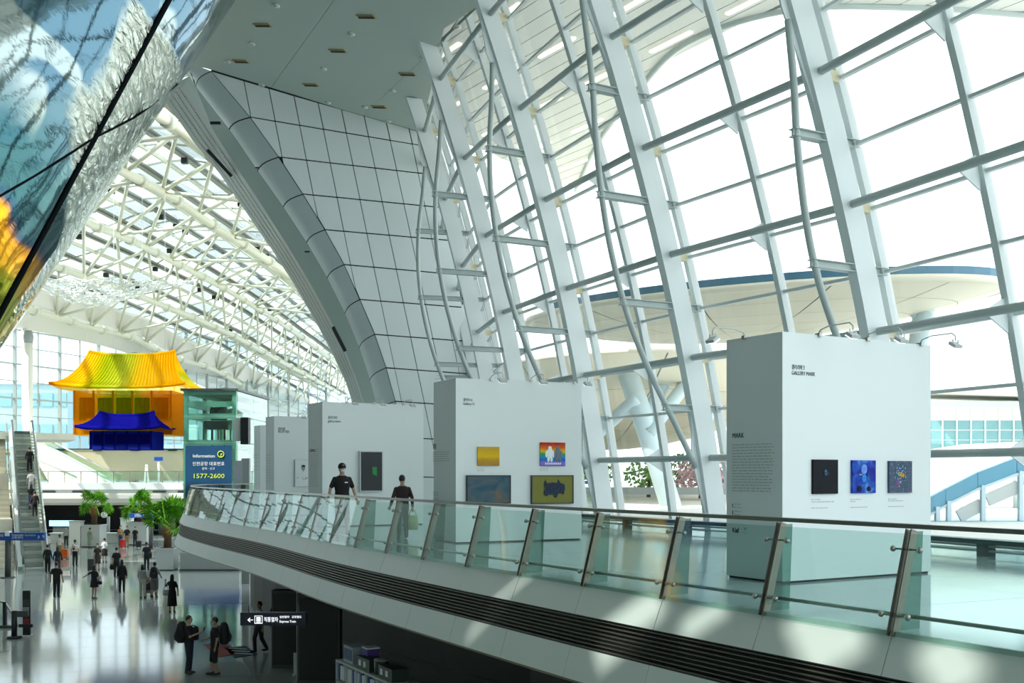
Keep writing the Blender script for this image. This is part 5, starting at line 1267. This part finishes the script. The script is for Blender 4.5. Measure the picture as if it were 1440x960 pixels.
BX('pillar_shaft', (px_, 58, 3.4), .42, .3, 6.8, M_GREY, bs); BX('screen_box', (px_ + .02, 57.8, zy(606, 58)), .42, .5, 1.45, M_BLK, bs); BX('side_screen', (lx(336.5, 58), 57.9, zy(604, 58)), .52, .2, 1.25, M_LGREY, bs); BX('lower_poster', (lx(335.5, 58), 57.9, zy(672, 58)), .5, .12, 1.9, mat('poster_grey', (.40, .44, .50), .4, noise=.3, nscale=1.5), bs)

# ================================================================== PALMS, SIGNS, COUNTERS ON THE GROUND FLOOR
LEAFG = art_mat('palm_green', [(.3, (.03, .14, .012)), (.52, (.12, .36, .02)), (.72, (.34, .62, .05))], 4)
TRUNK = mat('palm_trunk', (.10, .055, .03), .9, noise=.4, nscale=9, bump=.5)
def palm(label, base, th, r, n, seed, pl):
    R = random.Random(seed); o = empty('fan_palm', base, label, 'palm'); o['loc_'] = 1
    m = MB(); m.tube([(0, 0, -.3), (.05, 0, th * .5), (0, 0, th)], [.26, .22, .24], 10); m.build('trunk', TRUNK, o)
    sk = MB(); sk.loft([(0, 0, th * .45, .22, .22), (0, 0, th * .8, .34, .34), (0, 0, th * 1.02, .2, .2)]); sk.build('dry_skirt', mat('dry_fronds', (.22, .10, .035), .9, noise=.4, nscale=12, bump=.6), o)
    for k in range(n):
        a = 2 * PI * k / n * 2.4 + R.random() * .6; el = R.uniform(-.35, 1.4); L = r * R.uniform(.65, 1.15)
        d = Vector((math.cos(a) * math.cos(el), math.sin(a) * math.cos(el), math.sin(el))); top = Vector((0, 0, th)); c = top + d * L
        side = d.cross(Zv).normalized(); up = side.cross(d).normalized(); ro = R.uniform(-1.3, 1.3); side, up = side * math.cos(ro) + up * math.sin(ro), up * math.cos(ro) - side * math.sin(ro); m = MB(); m.tube([top, top + d * L * .5 + Zv * .08, c], .022, 5)
        fr = r * R.uniform(.55, .8); NF = 13
        for q in range(NF):
            b = -1.9 + 3.8 * q / (NF - 1); v = d * math.cos(b) + side * math.sin(b); tip = c + v * fr + Vector((0, 0, -fr * .28 * R.random())); w = d.cross(v) ; t = v.cross(up).normalized() * fr * .085; mid = c + v * fr * .55 + up * .03
            m.add([c, mid + t, tip, mid - t, mid + up * .04], [(0, 1, 4), (1, 2, 4), (2, 3, 4), (3, 0, 4)])
        m.build('palm_leaf', LEAFG, o)
    p = empty('planter', Vector((base.x, base.y, 0)), pl, 'planter'); return o, p
def planter(p, x, y, w, h, mat_=M_LGREY):
    BX('box', (x, y, h / 2 + .03), w, w, h - .06, mat_, p); BX('rim', (x, y, h), w + .1, w + .1, .12, mat_, p); BX('plinth', (x, y, .04), w - .1, w - .1, .08, M_DGREY, p); BX('soil', (x, y, h + .03), w - .2, w - .2, .08, mat('soil', (.02, .014, .01), .9), p)
def place_palm(px, foot, wpx, hpx, th, r, n, seed, lab, pl, dy=0):
    b = G(px, foot); s = b.y / F; o, p = palm(lab, Vector((b.x, b.y + wpx * s / 2, hpx * s)), th, r, n, seed, pl); planter(p, b.x, b.y + wpx * s / 2, wpx * s, hpx * s)
place_palm(127, 769, 26, 30, 1.55, 1.0, 20, 3, 'fan palm in the planter at the left, in front of the dark shop', 'pale square planter of the left palm')
place_palm(192, 766, 28, 31, 1.1, 1.15, 22, 8, 'fan palm in the middle planter behind the three travellers', 'pale square planter behind the three travellers')
place_palm(231, 802, 25, 30, 1.45, 1.2, 26, 5, 'large fan palm closest to the balcony edge', 'grey-green square planter closest to the balcony edge')
wb_ = G(105, 769); o = empty('white_plinth', (wb_.x, wb_.y, 0), 'white block standing at the left palm planter', 'block'); BX('block_body', (wb_.x, wb_.y + .4, 1.02), .9, .8, 2.04, M_WHITE, o); BX('block_top', (wb_.x, wb_.y + .4, 2.08), 1.0, .9, .08, M_LGREY, o)
wb_ = G(170, 763); o = empty('white_plinth', (wb_.x, wb_.y + 1, 0), 'tall white block behind the traveller in tan shorts', 'block'); BX('block_body', (wb_.x, wb_.y + 1.5, 1.02), .9, .8, 2.04, M_WHITE, o); BX('block_top', (wb_.x, wb_.y + 1.5, 2.08), 1.0, .9, .08, M_LGREY, o)
ck = G(152.5, 762); o = empty('pole_clock', ck, 'round white clock on a grey pole between two palms', 'clock'); s = ck.y / F
MB().tube([ck, ck + Vector((0, 0, 36 * s))], 2.2 * s, 12).build('pole', M_GREY, o); cc = ck + Vector((-5 * s, -.1, 38.5 * s)); MB().tube([cc, cc - Vector((0, .15, 0))], 4.3 * s, 20).build('clock_face', M_WHITE, o)
for a, l in ((.5, 2.4), (2.2, 3.2)): MB().bar(cc - Vector((0, .17, 0)), cc - Vector((0, .17, 0)) + Vector((math.cos(a), 0, math.sin(a))) * l * s, .04, .02).build('clock_hand', M_BLK, o)
def blue_sign(label, x0, x1, yc, hp, post, foot, words):
    b = G(post, foot); Y = b.y; o = empty('direction_sign', b, label, 'sign'); s = Y / F
    BX('sign_box', W((x0 + x1) / 2, yc, Y), (x1 - x0) * s, .25, hp * s, M_BLUE, o); MB().tube([b, W(post, yc, Y) + Vector((0, .05, 0))], .17, 10).build('post', M_DGREY, o); MB().tube([b, b + Vector((0, 0, .05))], .4, 12).build('base', M_DGREY, o)
    for t, px, py, w, sz, m_ in words: text('lettering', t, sz, W(px, py, Y - .14), bx, Zv, m_, o, w=w * s)
    return o, Y
o, Y = blue_sign('long blue direction sign on a dark post in front of the escalator', -18, 63.5, 754, 11, 11, 812, [('Transportation', 16, 753.2, 17, .16, M_TEXT), ('Airport Railroad', 35, 753.5, 15, .16, M_YEL), ('교통센터', 16, 757, 16, .16, M_TEXT), ('↑', 58.5, 757, 4, .3, M_TEXT), ('↗', 51.5, 757, 4, .3, M_TEXT), ('주차장', -4, 754.5, 9, .2, M_TEXT)])
BX('sign_cap', W(11.5, 750, Y - .02), .26, .3, .28, M_WHITE, o)
blue_sign('blue direction sign in front of the middle palm', 182, 215, 724.5, 6.5, 212, 772, [('공항철도', 189, 726.3, 10, .28, M_TEXT), ('Trains', 201, 726, 8, .24, M_TEXT)])
sc_ = W(86.5, 735.5, 98); o = empty('shop_screen', sc_, 'bright blue shop screen under the far gallery', 'screen'); BX('screen_panel', sc_, 34 / F * 98, .12, 8 / F * 98, mat('screen_blue', (.1, .3, .6), .4, emit=(.35, .6, .95), es=.6), o); BX('screen_stand', (sc_.x, sc_.y + .1, (sc_.z) / 2), 1.6, .15, sc_.z - .3, M_DGREY, o)
for k, (x0, x1, lab) in enumerate(((70, 118, 'low pale counter under the far gallery behind the escalator foot'), (140, 172, 'low pale counter under the far gallery between two palms'))):
    a = G(x0, 764); b = G(x1, 764); o = empty('counter', (a + b) / 2, lab, 'counter'); BX('counter_front', (a + b) / 2 + Vector((0, .4, .42)), (b - a).x, .6, .84, M_LGREY, o); BX('counter_top', (a + b) / 2 + Vector((0, .4, .87)), (b - a).x + .2, .8, .07, M_WHITE, o)
a = G(271, 803); o = empty('ticket_counter', a, 'grey counter with a dark blue screen behind the balcony tip', 'counter'); BX('counter_front', a + Vector((1, .9, .55)), 3.6, 1.6, 1.1, M_GREY, o); BX('counter_base', a + Vector((1, .9, .06)), 3.7, 1.7, .12, M_DGREY, o); BX('screen', a + Vector((1, .8, 1.75)), 3.4, .4, 1.2, M_BLUE, o)
# notice board and barrier at the lower left
a = G(37.5, 895); o = empty('notice_board', a, 'tall dark notice board with red and white print at the lower left', 'board'); s = a.y / F
bd = BX('board_panel', a + Vector((0, 0, 33 * s)), 10 * s, .08, 64 * s, M_BLK, o, 0, .02, .0)
for y, hh, c in ((14, 9, M_DGREY), (26, 12, M_GREY), (40, 8, mat('red_print', (.28, .03, .04), .6))): BX('print', a + Vector((0, -.06, (62 - y) * s)), 8.4 * s, .02, hh * s, c, o)
BX('foot', a + Vector((0, 0, .03)), 11 * s, .5, .06, M_LGREY, o); MB().lines if False else None
a = G(20, 897); o = empty('belt_barrier', a, 'dark belt barrier post beside the notice board', 'barrier'); MB().tube([a, a + Vector((0, 0, 1.0))], .10, 10).build('post', M_BLK, o); BX('belt_head', a + Vector((.25, 0, .88)), .5, .1, .22, M_DGREY, o); MB().tube([a, a + Vector((0, 0, .08))], .26, 14).build('base', M_BLK, o); BX('belt', a + Vector((.42, 0, .45)), .5, .04, .12, M_BLK, o)
a = G(4, 882); o = empty('glass_barrier', a, 'glass barrier panel with a sloping steel rail at the far lower left', 'barrier'); BX('glass_pane', a + Vector((-.6, 0, .55)), 1.3, .03, .9, M_ELEV, o); MB().tube([a + Vector((-1.3, 0, 1.35)), a + Vector((.10, 0, .95)), a + Vector((.55, -.1, .35))], .045, 8).build('rail', M_CHR, o); BX('end_post', a + Vector((.08, 0, .5)), .12, .12, 1.0, M_BLK, o); BX('base', a + Vector((-.3, 0, .05)), 1.6, .4, .1, M_DGREY, o)
for nm, lab, pts, m_ in (('floor_mat', 'red floor mat at the feet of the man in shorts', [(286, 906), (318, 905), (340, 919), (306, 924)], mat('red_mat', (.30, .045, .035), .7)), ('floor_mat', 'blue floor mat with white print under the balcony', [(316, 911), (345, 908), (362, 920), (330, 925)], mat('blue_mat', (.015, .035, .09), .7))):
    o = MB().prism([G(*p) for p in pts], (0, 0, .015)).build(nm, m_); tag(o, lab, 'floor mat', 'floor mats')
    if m_.name == 'blue_mat':
        for k in range(3): a = G(324 + 4 * k, 912.5 + 3.5 * k); BX('mat_print', a + Vector((.25, 0, .02)), .7, .1, .008, M_TEXT, o, -.3)
# ---- shops and sign beneath the balcony
ub = S(empty('wall_under', (2, 24, 0))); 
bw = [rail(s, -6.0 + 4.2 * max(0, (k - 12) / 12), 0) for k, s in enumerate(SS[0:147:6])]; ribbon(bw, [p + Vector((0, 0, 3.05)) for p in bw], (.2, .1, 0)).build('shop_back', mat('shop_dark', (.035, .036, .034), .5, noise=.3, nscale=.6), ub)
hs = empty('hanging_sign', W(384, 870, 24.2), 'dark hanging sign with a white arrow and train symbol under the balcony', 'sign'); Y = 24.2; s = Y / F
BX('sign_box', W(385, 869.5, Y), 92 * s, .16, 18 * s, mat('sign_ink', (.008, .010, .022), .4), hs)
for px in (350, 420): MB().tube([W(px, 861, Y), Vector((W(px, 861, Y).x, Y, 3.0))], .015, 6).build('hanger', M_DGREY, hs)
def ht(t, px, py, w, sz): text('lettering', t, sz, W(px, py, Y - .085), bx, Zv, M_LIT, hs, w=w * s)
ht('←', 347, 874.5, 9, .16); ht('직통열차', 371, 873.5, 20, .12); ht('일반열차   공항철도', 393, 868.5, 31, .06); ht('Express Train', 393, 875, 23, .075)
m = MB()
for (cx, cz, sx, sz) in ((0, 5.2, 10.6, .5), (0, -5.2, 10.6, .5), (-5.2, 0, .5, 10.6), (5.2, 0, .5, 10.6), (0, .6, 5.6, 6), (0, -4, 6.6, .8)): m.box(W(363.5, 871, Y - .09) + Vector((cx * s, 0, cz * s)), sx * s, .008, sz * s)
m.build('train_symbol', M_LIT, hs)
def shelfunit():
    A = W(472, 931, 26); B = W(560, 968, 22.6); A.z = B.z = 1.42; d = (B - A); d.z = 0; L = d.length; d.normalize(); n = Vector((-d.y, d.x, 0)); n = n if n.x > 0 else -n
    o = empty('shop_shelving', Vector((A.x, A.y, 0)), 'long grey shop shelving unit with leaflets under the balcony', 'shelf')
    MB().prism([A, A + d * L, A + d * L + n * .6, A + n * .6], (0, 0, .05)).build('top_board', M_LGREY, o)
    for z in (.05, .5, .95): MB().prism([Vector((q.x, q.y, z)) for q in (A, A + d * L, A + d * L + n * .6, A + n * .6)], (0, 0, .04)).build('shelf_board', M_GREY, o)
    for k in range(7):
        q = A + d * (L * k / 6); q.z = .02; MB().prism([q, q + d * .04, q + d * .04 + n * .6, q + n * .6], (0, 0, 1.4)).build('divider', M_LGREY, o)
        if k < 6:
            for j in range(4): c = q + d * (.12 + .15 * j) + n * .1; BX('leaflet_stack', (c.x, c.y, 1.18), .10, .12, .34, M_TEXT if (j + k) % 3 else M_BLUE, o, math.atan2(d.y, d.x))
    def on(t, dep, z=1.47): q = A + d * (L * t) + n * dep; return Vector((q.x, q.y, z)), math.atan2(d.y, d.x)
    c, rz = on(.16, .3); o1 = empty('carton', c, 'large white printed carton on the shelving', 'box', 'goods on the shop shelving'); BX('carton_body', c + Zv * .2, .62, .42, .40, mat('carton_white', (.42, .45, .50), .6), o1, rz); BX('printed_face', c + Zv * .2 - n * .215, .5, .01, .26, mat('carton_print', (.10, .14, .26), .6), o1, rz)
    c, rz = on(.36, .36); o1 = empty('carton', c, 'small white and violet carton behind the green crate', 'box', 'goods on the shop shelving'); BX('carton_body', c + Zv * .22, .34, .3, .44, mat('carton_violet', (.10, .06, .30), .6), o1, rz); BX('lid', c + Zv * .455, .36, .32, .03, M_TEXT, o1, rz)
    for t, lab in ((.44, 'dark green crate with pale round emblems on the shelving'), (.78, 'dark green crate with square emblem farther along the shelving')):
        c, rz = on(t, .25); o1 = empty('crate', c, lab, 'crate', 'goods on the shop shelving'); BX('crate_body', c + Zv * .14, .78, .4, .28, mat('crate_green', (.012, .035, .02), .5), o1, rz)
        for q in (-.2, .1): BX('emblem', c + Zv * .15 + d * q - n * .205, .13, .012, .13, M_TEXT, o1, rz)
    c, rz = on(.60, .25); o1 = empty('round_tin', c, 'round dark tin between the two green crates', 'tin', 'goods on the shop shelving'); MB().tube([c, c + Zv * .30], .17, 14).build('tin_body', M_DGREY, o1); MB().tube([c + Zv * .30, c + Zv * .33], .175, 14).build('tin_lid', M_GREY, o1)
shelfunit()
p = W(429, 875, 31); a = Vector((p.x, p.y, 0)); o = empty('shop_column', a, 'pale square post under the balcony beside a small easel board', 'post'); BX('post_body', a + Vector((0, 0, 1.5)), .42, .42, 3.0, M_LGREY, o); BX('post_sign', a + Vector((0, -.22, 1.6)), .3, .02, .8, M_GREY, o)
a = G(421, 950); o = empty('easel_board', a, 'small white easel board at the foot of the pale post', 'board'); BX('board_panel', a + Vector((0, 0, .36)), .34, .04, .66, M_TEXT, o, .3, -.15); BX('board_picture', a + Vector((0, -.03, .38)), .14, .02, .3, M_DGREY, o, .3, -.15); BX('foot', a + Vector((0, 0, .03)), .38, .3, .04, M_LGREY, o, .3)
for (px, py, Yv, w, h, lab) in ((450, 925, 30.5, 1.2, 2.6, 'dark tall cabinet beside the pale post under the balcony'), (405, 905, 33, .9, 2.4, 'dark shop screen behind the hanging sign')):
    c = W(px, py, Yv); o = empty('dark_cabinet', (c.x, c.y, 0), lab, 'cabinet'); BX('cabinet_body', (c.x, c.y, h / 2), w, .5, h, M_DGREY, o); BX('door', (c.x, c.y - .26, h / 2), w * .9, .03, h * .9, M_BLK, o)

# ================================================================== OUTSIDE
S(MB().box((60, 60, 3.85), 150, 170, .3).add(*(lambda b: (b.v, b.f))(MB())).build('ground_road', M_ROAD)).location.x = 66
gr = bpy.data.objects['ground_road']
# cut of the road follows the foot of the glass: build as polygon
fo = [rib(i * .5, -1.55, 1.1) for i in range(0, 15)]
me = bpy.data.meshes.new('ground_road'); bm = bmesh.new(); P = [Vector((p.x, p.y, 4.1)) for p in fo] + [Vector((2, 62, 4.1)), Vector((-8, 100, 4.1)), Vector((-8, 240, 4.1)), Vector((170, 240, 4.1)), Vector((170, -20, 4.1)), Vector((19, -20, 4.1))]
f = bm.faces.new([bm.verts.new(p) for p in P]); bmesh.ops.triangulate(bm, faces=[f])
for f in bm.faces:
    f.normal_update()
    if f.normal.z < 0: f.normal_flip()
bm.to_mesh(me); bm.free(); gr.data = me; me.materials.append(M_ROAD); gr.location = (0, 0, 0)
S(MB().box((-190, 150, -.4), 240, 420, .3).build('ground_left', M_ROAD))
M_CAN = mat('canopy_skin', (.80, .74, .60), .5, noise=.04, nscale=.3); M_CANB = mat('canopy_blue', (.08, .20, .30), .3); M_PIPE = mat('pale_blue_pipe', (.55, .68, .74), .35)
def canopy(label, cx, cy, zc, a, b, dep, rim, nseg=48, ang=0.0, fh=.75):
    o = empty('canopy', (cx, cy, zc), label, 'canopy'); NR = 6; vs = []
    for r in range(NR + 1):
        f = r / NR
        for j in range(nseg): t = 2 * PI * j / nseg; ux, uy = a * f * math.cos(t), b * f * math.sin(t); vs.append((cx + ux * math.cos(ang) - uy * math.sin(ang), cy + ux * math.sin(ang) + uy * math.cos(ang), zc - dep * (1 - f ** 2.2)))
    for r in range(NR):                           # separate skin sheets between seams
        for j in range(0, nseg, 4):
            m = MB(); q = []; 
            for rr in (r, r + 1):
                for jj in range(j, j + 5): v = Vector(vs[rr * nseg + jj % nseg]); q.append(v)
            c = sum(q, Vector()) / len(q); q = [p + (c - p) * .012 for p in q]
            m.add(q, [(k, k + 1, k + 6, k + 5) for k in range(4)], True); m.build('skin_sheet', M_CAN, o)
    pts = [Vector(vs[NR * nseg + j % nseg]) + Vector((0, 0, .1)) for j in range(nseg + 1)]
    MB().tube(pts, .16, 8).build('rim_tube', M_CAN, o)
    arc = rim and [Vector(vs[NR * nseg + j % nseg]) for j in rim]
    if arc: ribbon(arc, [p + Vector((0, 0, fh)) for p in arc], (0, .2, 0)).build('blue_fascia', M_CANB, o)
    m = MB(); m.add([Vector((v[0], v[1], zc + .05 + .9 * (1 - r / NR))) for r in (NR, 0) for v in vs[r * nseg:(r + 1) * nseg]], [(j, (j + 1) % nseg, nseg + (j + 1) % nseg, nseg + j) for j in range(nseg)]); m.build('roof_sheet', M_CAN, o)
    m = MB(); m.add([Vector(v) + Vector((0, 0, .06)) for v in vs], [(r * nseg + j, r * nseg + (j + 1) % nseg, (r + 1) * nseg + (j + 1) % nseg, (r + 1) * nseg + j) for r in range(NR) for j in range(nseg)]); m.build('seam_backing', M_GREY, o)
    return o
c1 = canopy('big dish shaped canopy with a blue edge outside the glass', 9.9, 46.2, 13.05, 10.6, 4.8, 1.3, list(range(6, 24)), ang=math.radians(146), fh=.55)
for (p0, p1) in (((1135, 452, 46), (1120, 640, 45)), ((1298, 440, 42.5), (1250, 640, 42.5)), ((1165, 445, 46.5), (1128, 500, 45.6))):
    a, b = W(*p0), W(*p1); b.z = 4.1 if p1[1] > 600 else b.z; MB().tube([b, a], .38 if p1[1] > 600 else .12, 12).build('prop_column', M_PIPE, c1); MB().ell(a, .5, .3, .5, 10, 8).build('pin_joint', M_PIPE, c1)
c2 = canopy('lower tan canopy on pale blue branching columns, seen between the ribs', 8.5, 100, 12.6, 16, 42, 4.4, None)
for pts, r in (([(945, 716, 62), (905, 590, 62.5), (868, 480, 63)], .62), ([(895, 610, 62.6), (820, 680, 66)], .0), ([(905, 590, 62.5), (990, 445, 70)], .42), ([(912, 610, 62), (960, 545, 64), (1020, 470, 70)], .40), ([(895, 560, 62), (840, 610, 66), (790, 660, 68)], .38), ([(1000, 580, 66), (975, 640, 66)], .3)):
    if r: MB().tube([W(*p) for p in pts], r, 12).build('branch_column', M_PIPE, c2)
# glazed terminal building to the right
tb = empty('terminal_building', W(1375, 600, 120), 'long glazed terminal building with a flat roof beyond the road', 'building'); TY = 120; s = TY / F
BX('roof', W(1420, 556, TY), 300 * s, 14, 10 * s, M_CREAM, tb, 0, 0, .03); BX('roof_edge', W(1420, 553, TY - 7), 300 * s, .3, 3 * s, M_TUBE, tb, 0, 0, .06); BX('fascia_band', W(1420, 571, TY), 300 * s, 8, 8 * s, M_TUBE, tb)
TG = mat('terminal_glass', (.13, .28, .30), .2, noise=.25, nscale=.4); TG2 = mat('terminal_spandrel', (.56, .58, .54), .4)
for k in range(14):
    px = 1285 + k * 20
    for y0, y1, m_ in ((575, 590, TG2), (591, 604, TG), (605, 618, TG), (619, 645, TG)): BX('window', W(px + 10, (y0 + y1) / 2, TY - 4), 19 * s, .3, (y1 - y0) * s, m_, tb)
    BX('mullion', W(px, 610, TY - 4.2), 1.2 * s, .3, 72 * s, M_WHITE, tb)
wk = empty('walkway_roof', W(1375, 637, 58), 'flat grey walkway roof crossing behind the closest exhibition wall', 'roof'); BX('roof_slab', W(1440, 636.5, 58), 330 / F * 58, 4, 8 / F * 58, M_TUBE, wk); BX('roof_lip', W(1440, 643, 57), 330 / F * 58, 2.4, 3 / F * 58, M_WHITE, wk)
for px in (1300, 1430, 1560): a = W(px, 640, 58.6); MB().tube([(a.x, a.y, 4.1), (a.x, a.y, a.z)], .2, 10).build('roof_post', M_STEEL, wk)
# blue arched glazed hall at the right
ar = empty('arched_hall', W(1400, 700, 42), 'blue arched hall with triangular windows at the right, outside the glass', 'building'); AY = 42.0
top = [(1285, 712), (1300, 703), (1330, 687), (1375, 664), (1430, 643), (1500, 626), (1580, 620)]; low = [(1285, 740), (1300, 727), (1330, 709), (1375, 686), (1430, 665), (1500, 649), (1580, 643)]
M_ARB = mat('arch_blue', (.12, .34, .48), .4)
for i in range(len(top) - 1):
    q = [W(*p, AY) for p in (top[i], top[i + 1], low[i + 1], low[i])]; c = sum(q, Vector()) / 4; q = [p + (c - p) * .012 for p in q]; MB().prism(q, (.2, .8, 0)).build('arch_panel', M_ARB, ar)
ribbon([W(*p, AY - .05) for p in low], [W(p[0], p[1] + 4, AY - .05) for p in low], (0, .15, 0)).build('arch_trim', M_PIPE, ar)
for px, yt in ((1318, 712), (1334, 704), (1382, 682), (1435, 662), (1490, 650)): a = W(px, yt, AY); b = W(px, 735, AY); MB().bar(a, b, .16, .2, (0, 1, 0)).build('mullion', M_PIPE, ar)
for (a, b) in (((1348, 726), (1380, 709)), ((1388, 703), (1432, 684)), ((1440, 680), (1500, 655))): MB().bar(W(*a, AY + .1), W(*b, AY + .1), .5, .12, (0, 1, 0)).build('diagonal', M_LGREY, ar)
BX('sill', W(1430, 736, AY), 300 / F * AY, .5, .22, M_ARB, ar); MB().prism([W(*p, AY + .4) for p in ((1330, 726), (1382, 702), (1382, 733), (1330, 733))], (0, .04, 0)).build('glass_pane', M_FGLASS, ar); MB().prism([W(*p, AY + .4) for p in ((1385, 700), (1436, 678), (1436, 733), (1385, 733))], (0, .04, 0)).build('glass_pane', M_FGLASS, ar)
shl = W(1375, 672, 75); MB().ell((shl.x + 6, 82, 2.2), 16, 14, 6.2, 24, 12).build('shell_roof', mat('shell_white', (.82, .80, .72), .5), ar)
# trees beyond the road
LF = [art_mat('leaf_green', [(.3, (.12, .32, .05)), (.7, (.40, .66, .15))], 5), art_mat('leaf_pink', [(.3, (.60, .30, .36)), (.7, (.85, .68, .72))], 6), art_mat('leaf_dark', [(.3, (.08, .20, .08)), (.7, (.25, .42, .18))], 5)]
def tree(label, px, py, Y, r, li, seed):
    R = random.Random(seed); b = W(px, py, Y); o = empty('tree', (b.x, b.y, 4.1), label, 'tree', 'trees beyond the road'); MB().tube([(b.x, b.y, 4.1), (b.x + .1, b.y, b.z)], [.16, .08], 8).build('trunk', TRUNK, o); m = MB()
    for k in range(420):
        v = Vector((R.gauss(0, 1), R.gauss(0, 1), R.gauss(0, 1))).normalized() * r * R.random() ** .4; c = b + Vector((v.x * 1.1, v.y, v.z * .8)); n = Vector((R.gauss(0, 1), R.gauss(0, 1), R.gauss(0, 1))).normalized(); t = n.orthogonal().normalized(); u = n.cross(t); z = .22
        m.add([c + t * z, c + u * z * .6, c - t * z, c - u * z * .6], [(0, 1, 2, 3)])
    m.build('foliage', LF[li], o)['kind'] = 'stuff'
tree('pink blossoming tree between the ribs left of the closest wall', 985, 668, 80, 1.9, 1, 1); tree('bright green tree beside the pale blue branching column', 912, 668, 84, 1.8, 0, 2); tree('dark green tree right of the branching column', 952, 664, 90, 2.0, 2, 3); tree('green tree at the far edge of the four picture wall', 836, 660, 88, 1.7, 0, 4); tree('small pink blossoming bush nearest the closest wall', 1003, 676, 76, 1.2, 1, 5)
bk = empty('bus_shelter', W(838, 700, 60), 'glass shelter with a flat blue roof outside, beside the four picture wall', 'shelter'); BX('shelter_roof', W(828, 678, 60), 1.9, 1.6, .18, M_BLUE, bk)
for px in (806, 838): a = W(px, 680, 60); MB().tube([(a.x, a.y, 4.1), (a.x, a.y, a.z)], .05, 8).build('shelter_post', M_BLUE, bk)
BX('shelter_glass', W(822, 705, 60.6), 1.5, .03, 1.9, M_ELEV, bk)
BX('kerb_wall', W(950, 690, 74), 30, .4, .5, M_GREY, None).name = 'trim_kerb'; S(bpy.data.objects['trim_kerb'])
# pale blocks across the apron, seen through the far glass
for k, (px0, px1, y0, y1, Yb) in enumerate(((-40, 110, 543, 640, 210), (100, 290, 556, 640, 230), (280, 470, 575, 640, 250))):
    a, b = W(px0, y0, Yb), W(px1, y0, Yb); o = empty('terminal_block', ((a.x + b.x) / 2, Yb, 0), ('long pale blue block seen through the far glass at the left edge', 'pale blue block seen through the far glass behind the cloth houses', 'pale blue block seen through the far glass behind the lift')[k], 'building', 'blocks beyond the far glass')
    BX('wall', ((a.x + b.x) / 2, Yb, a.z / 2), b.x - a.x, 10, a.z, mat('block_blue', (.24, .38, .43), .6), o); BX('roof', ((a.x + b.x) / 2, Yb, a.z + .3), b.x - a.x + 1, 11, .6, M_WHITE, o)
    for q in range(8):
        for f in range(3): BX('window', (a.x + (b.x - a.x) * (q + .5) / 8, Yb - 5.1, a.z - 3 - f * 6), (b.x - a.x) / 8 * .86, .2, 2.6, TG, o)
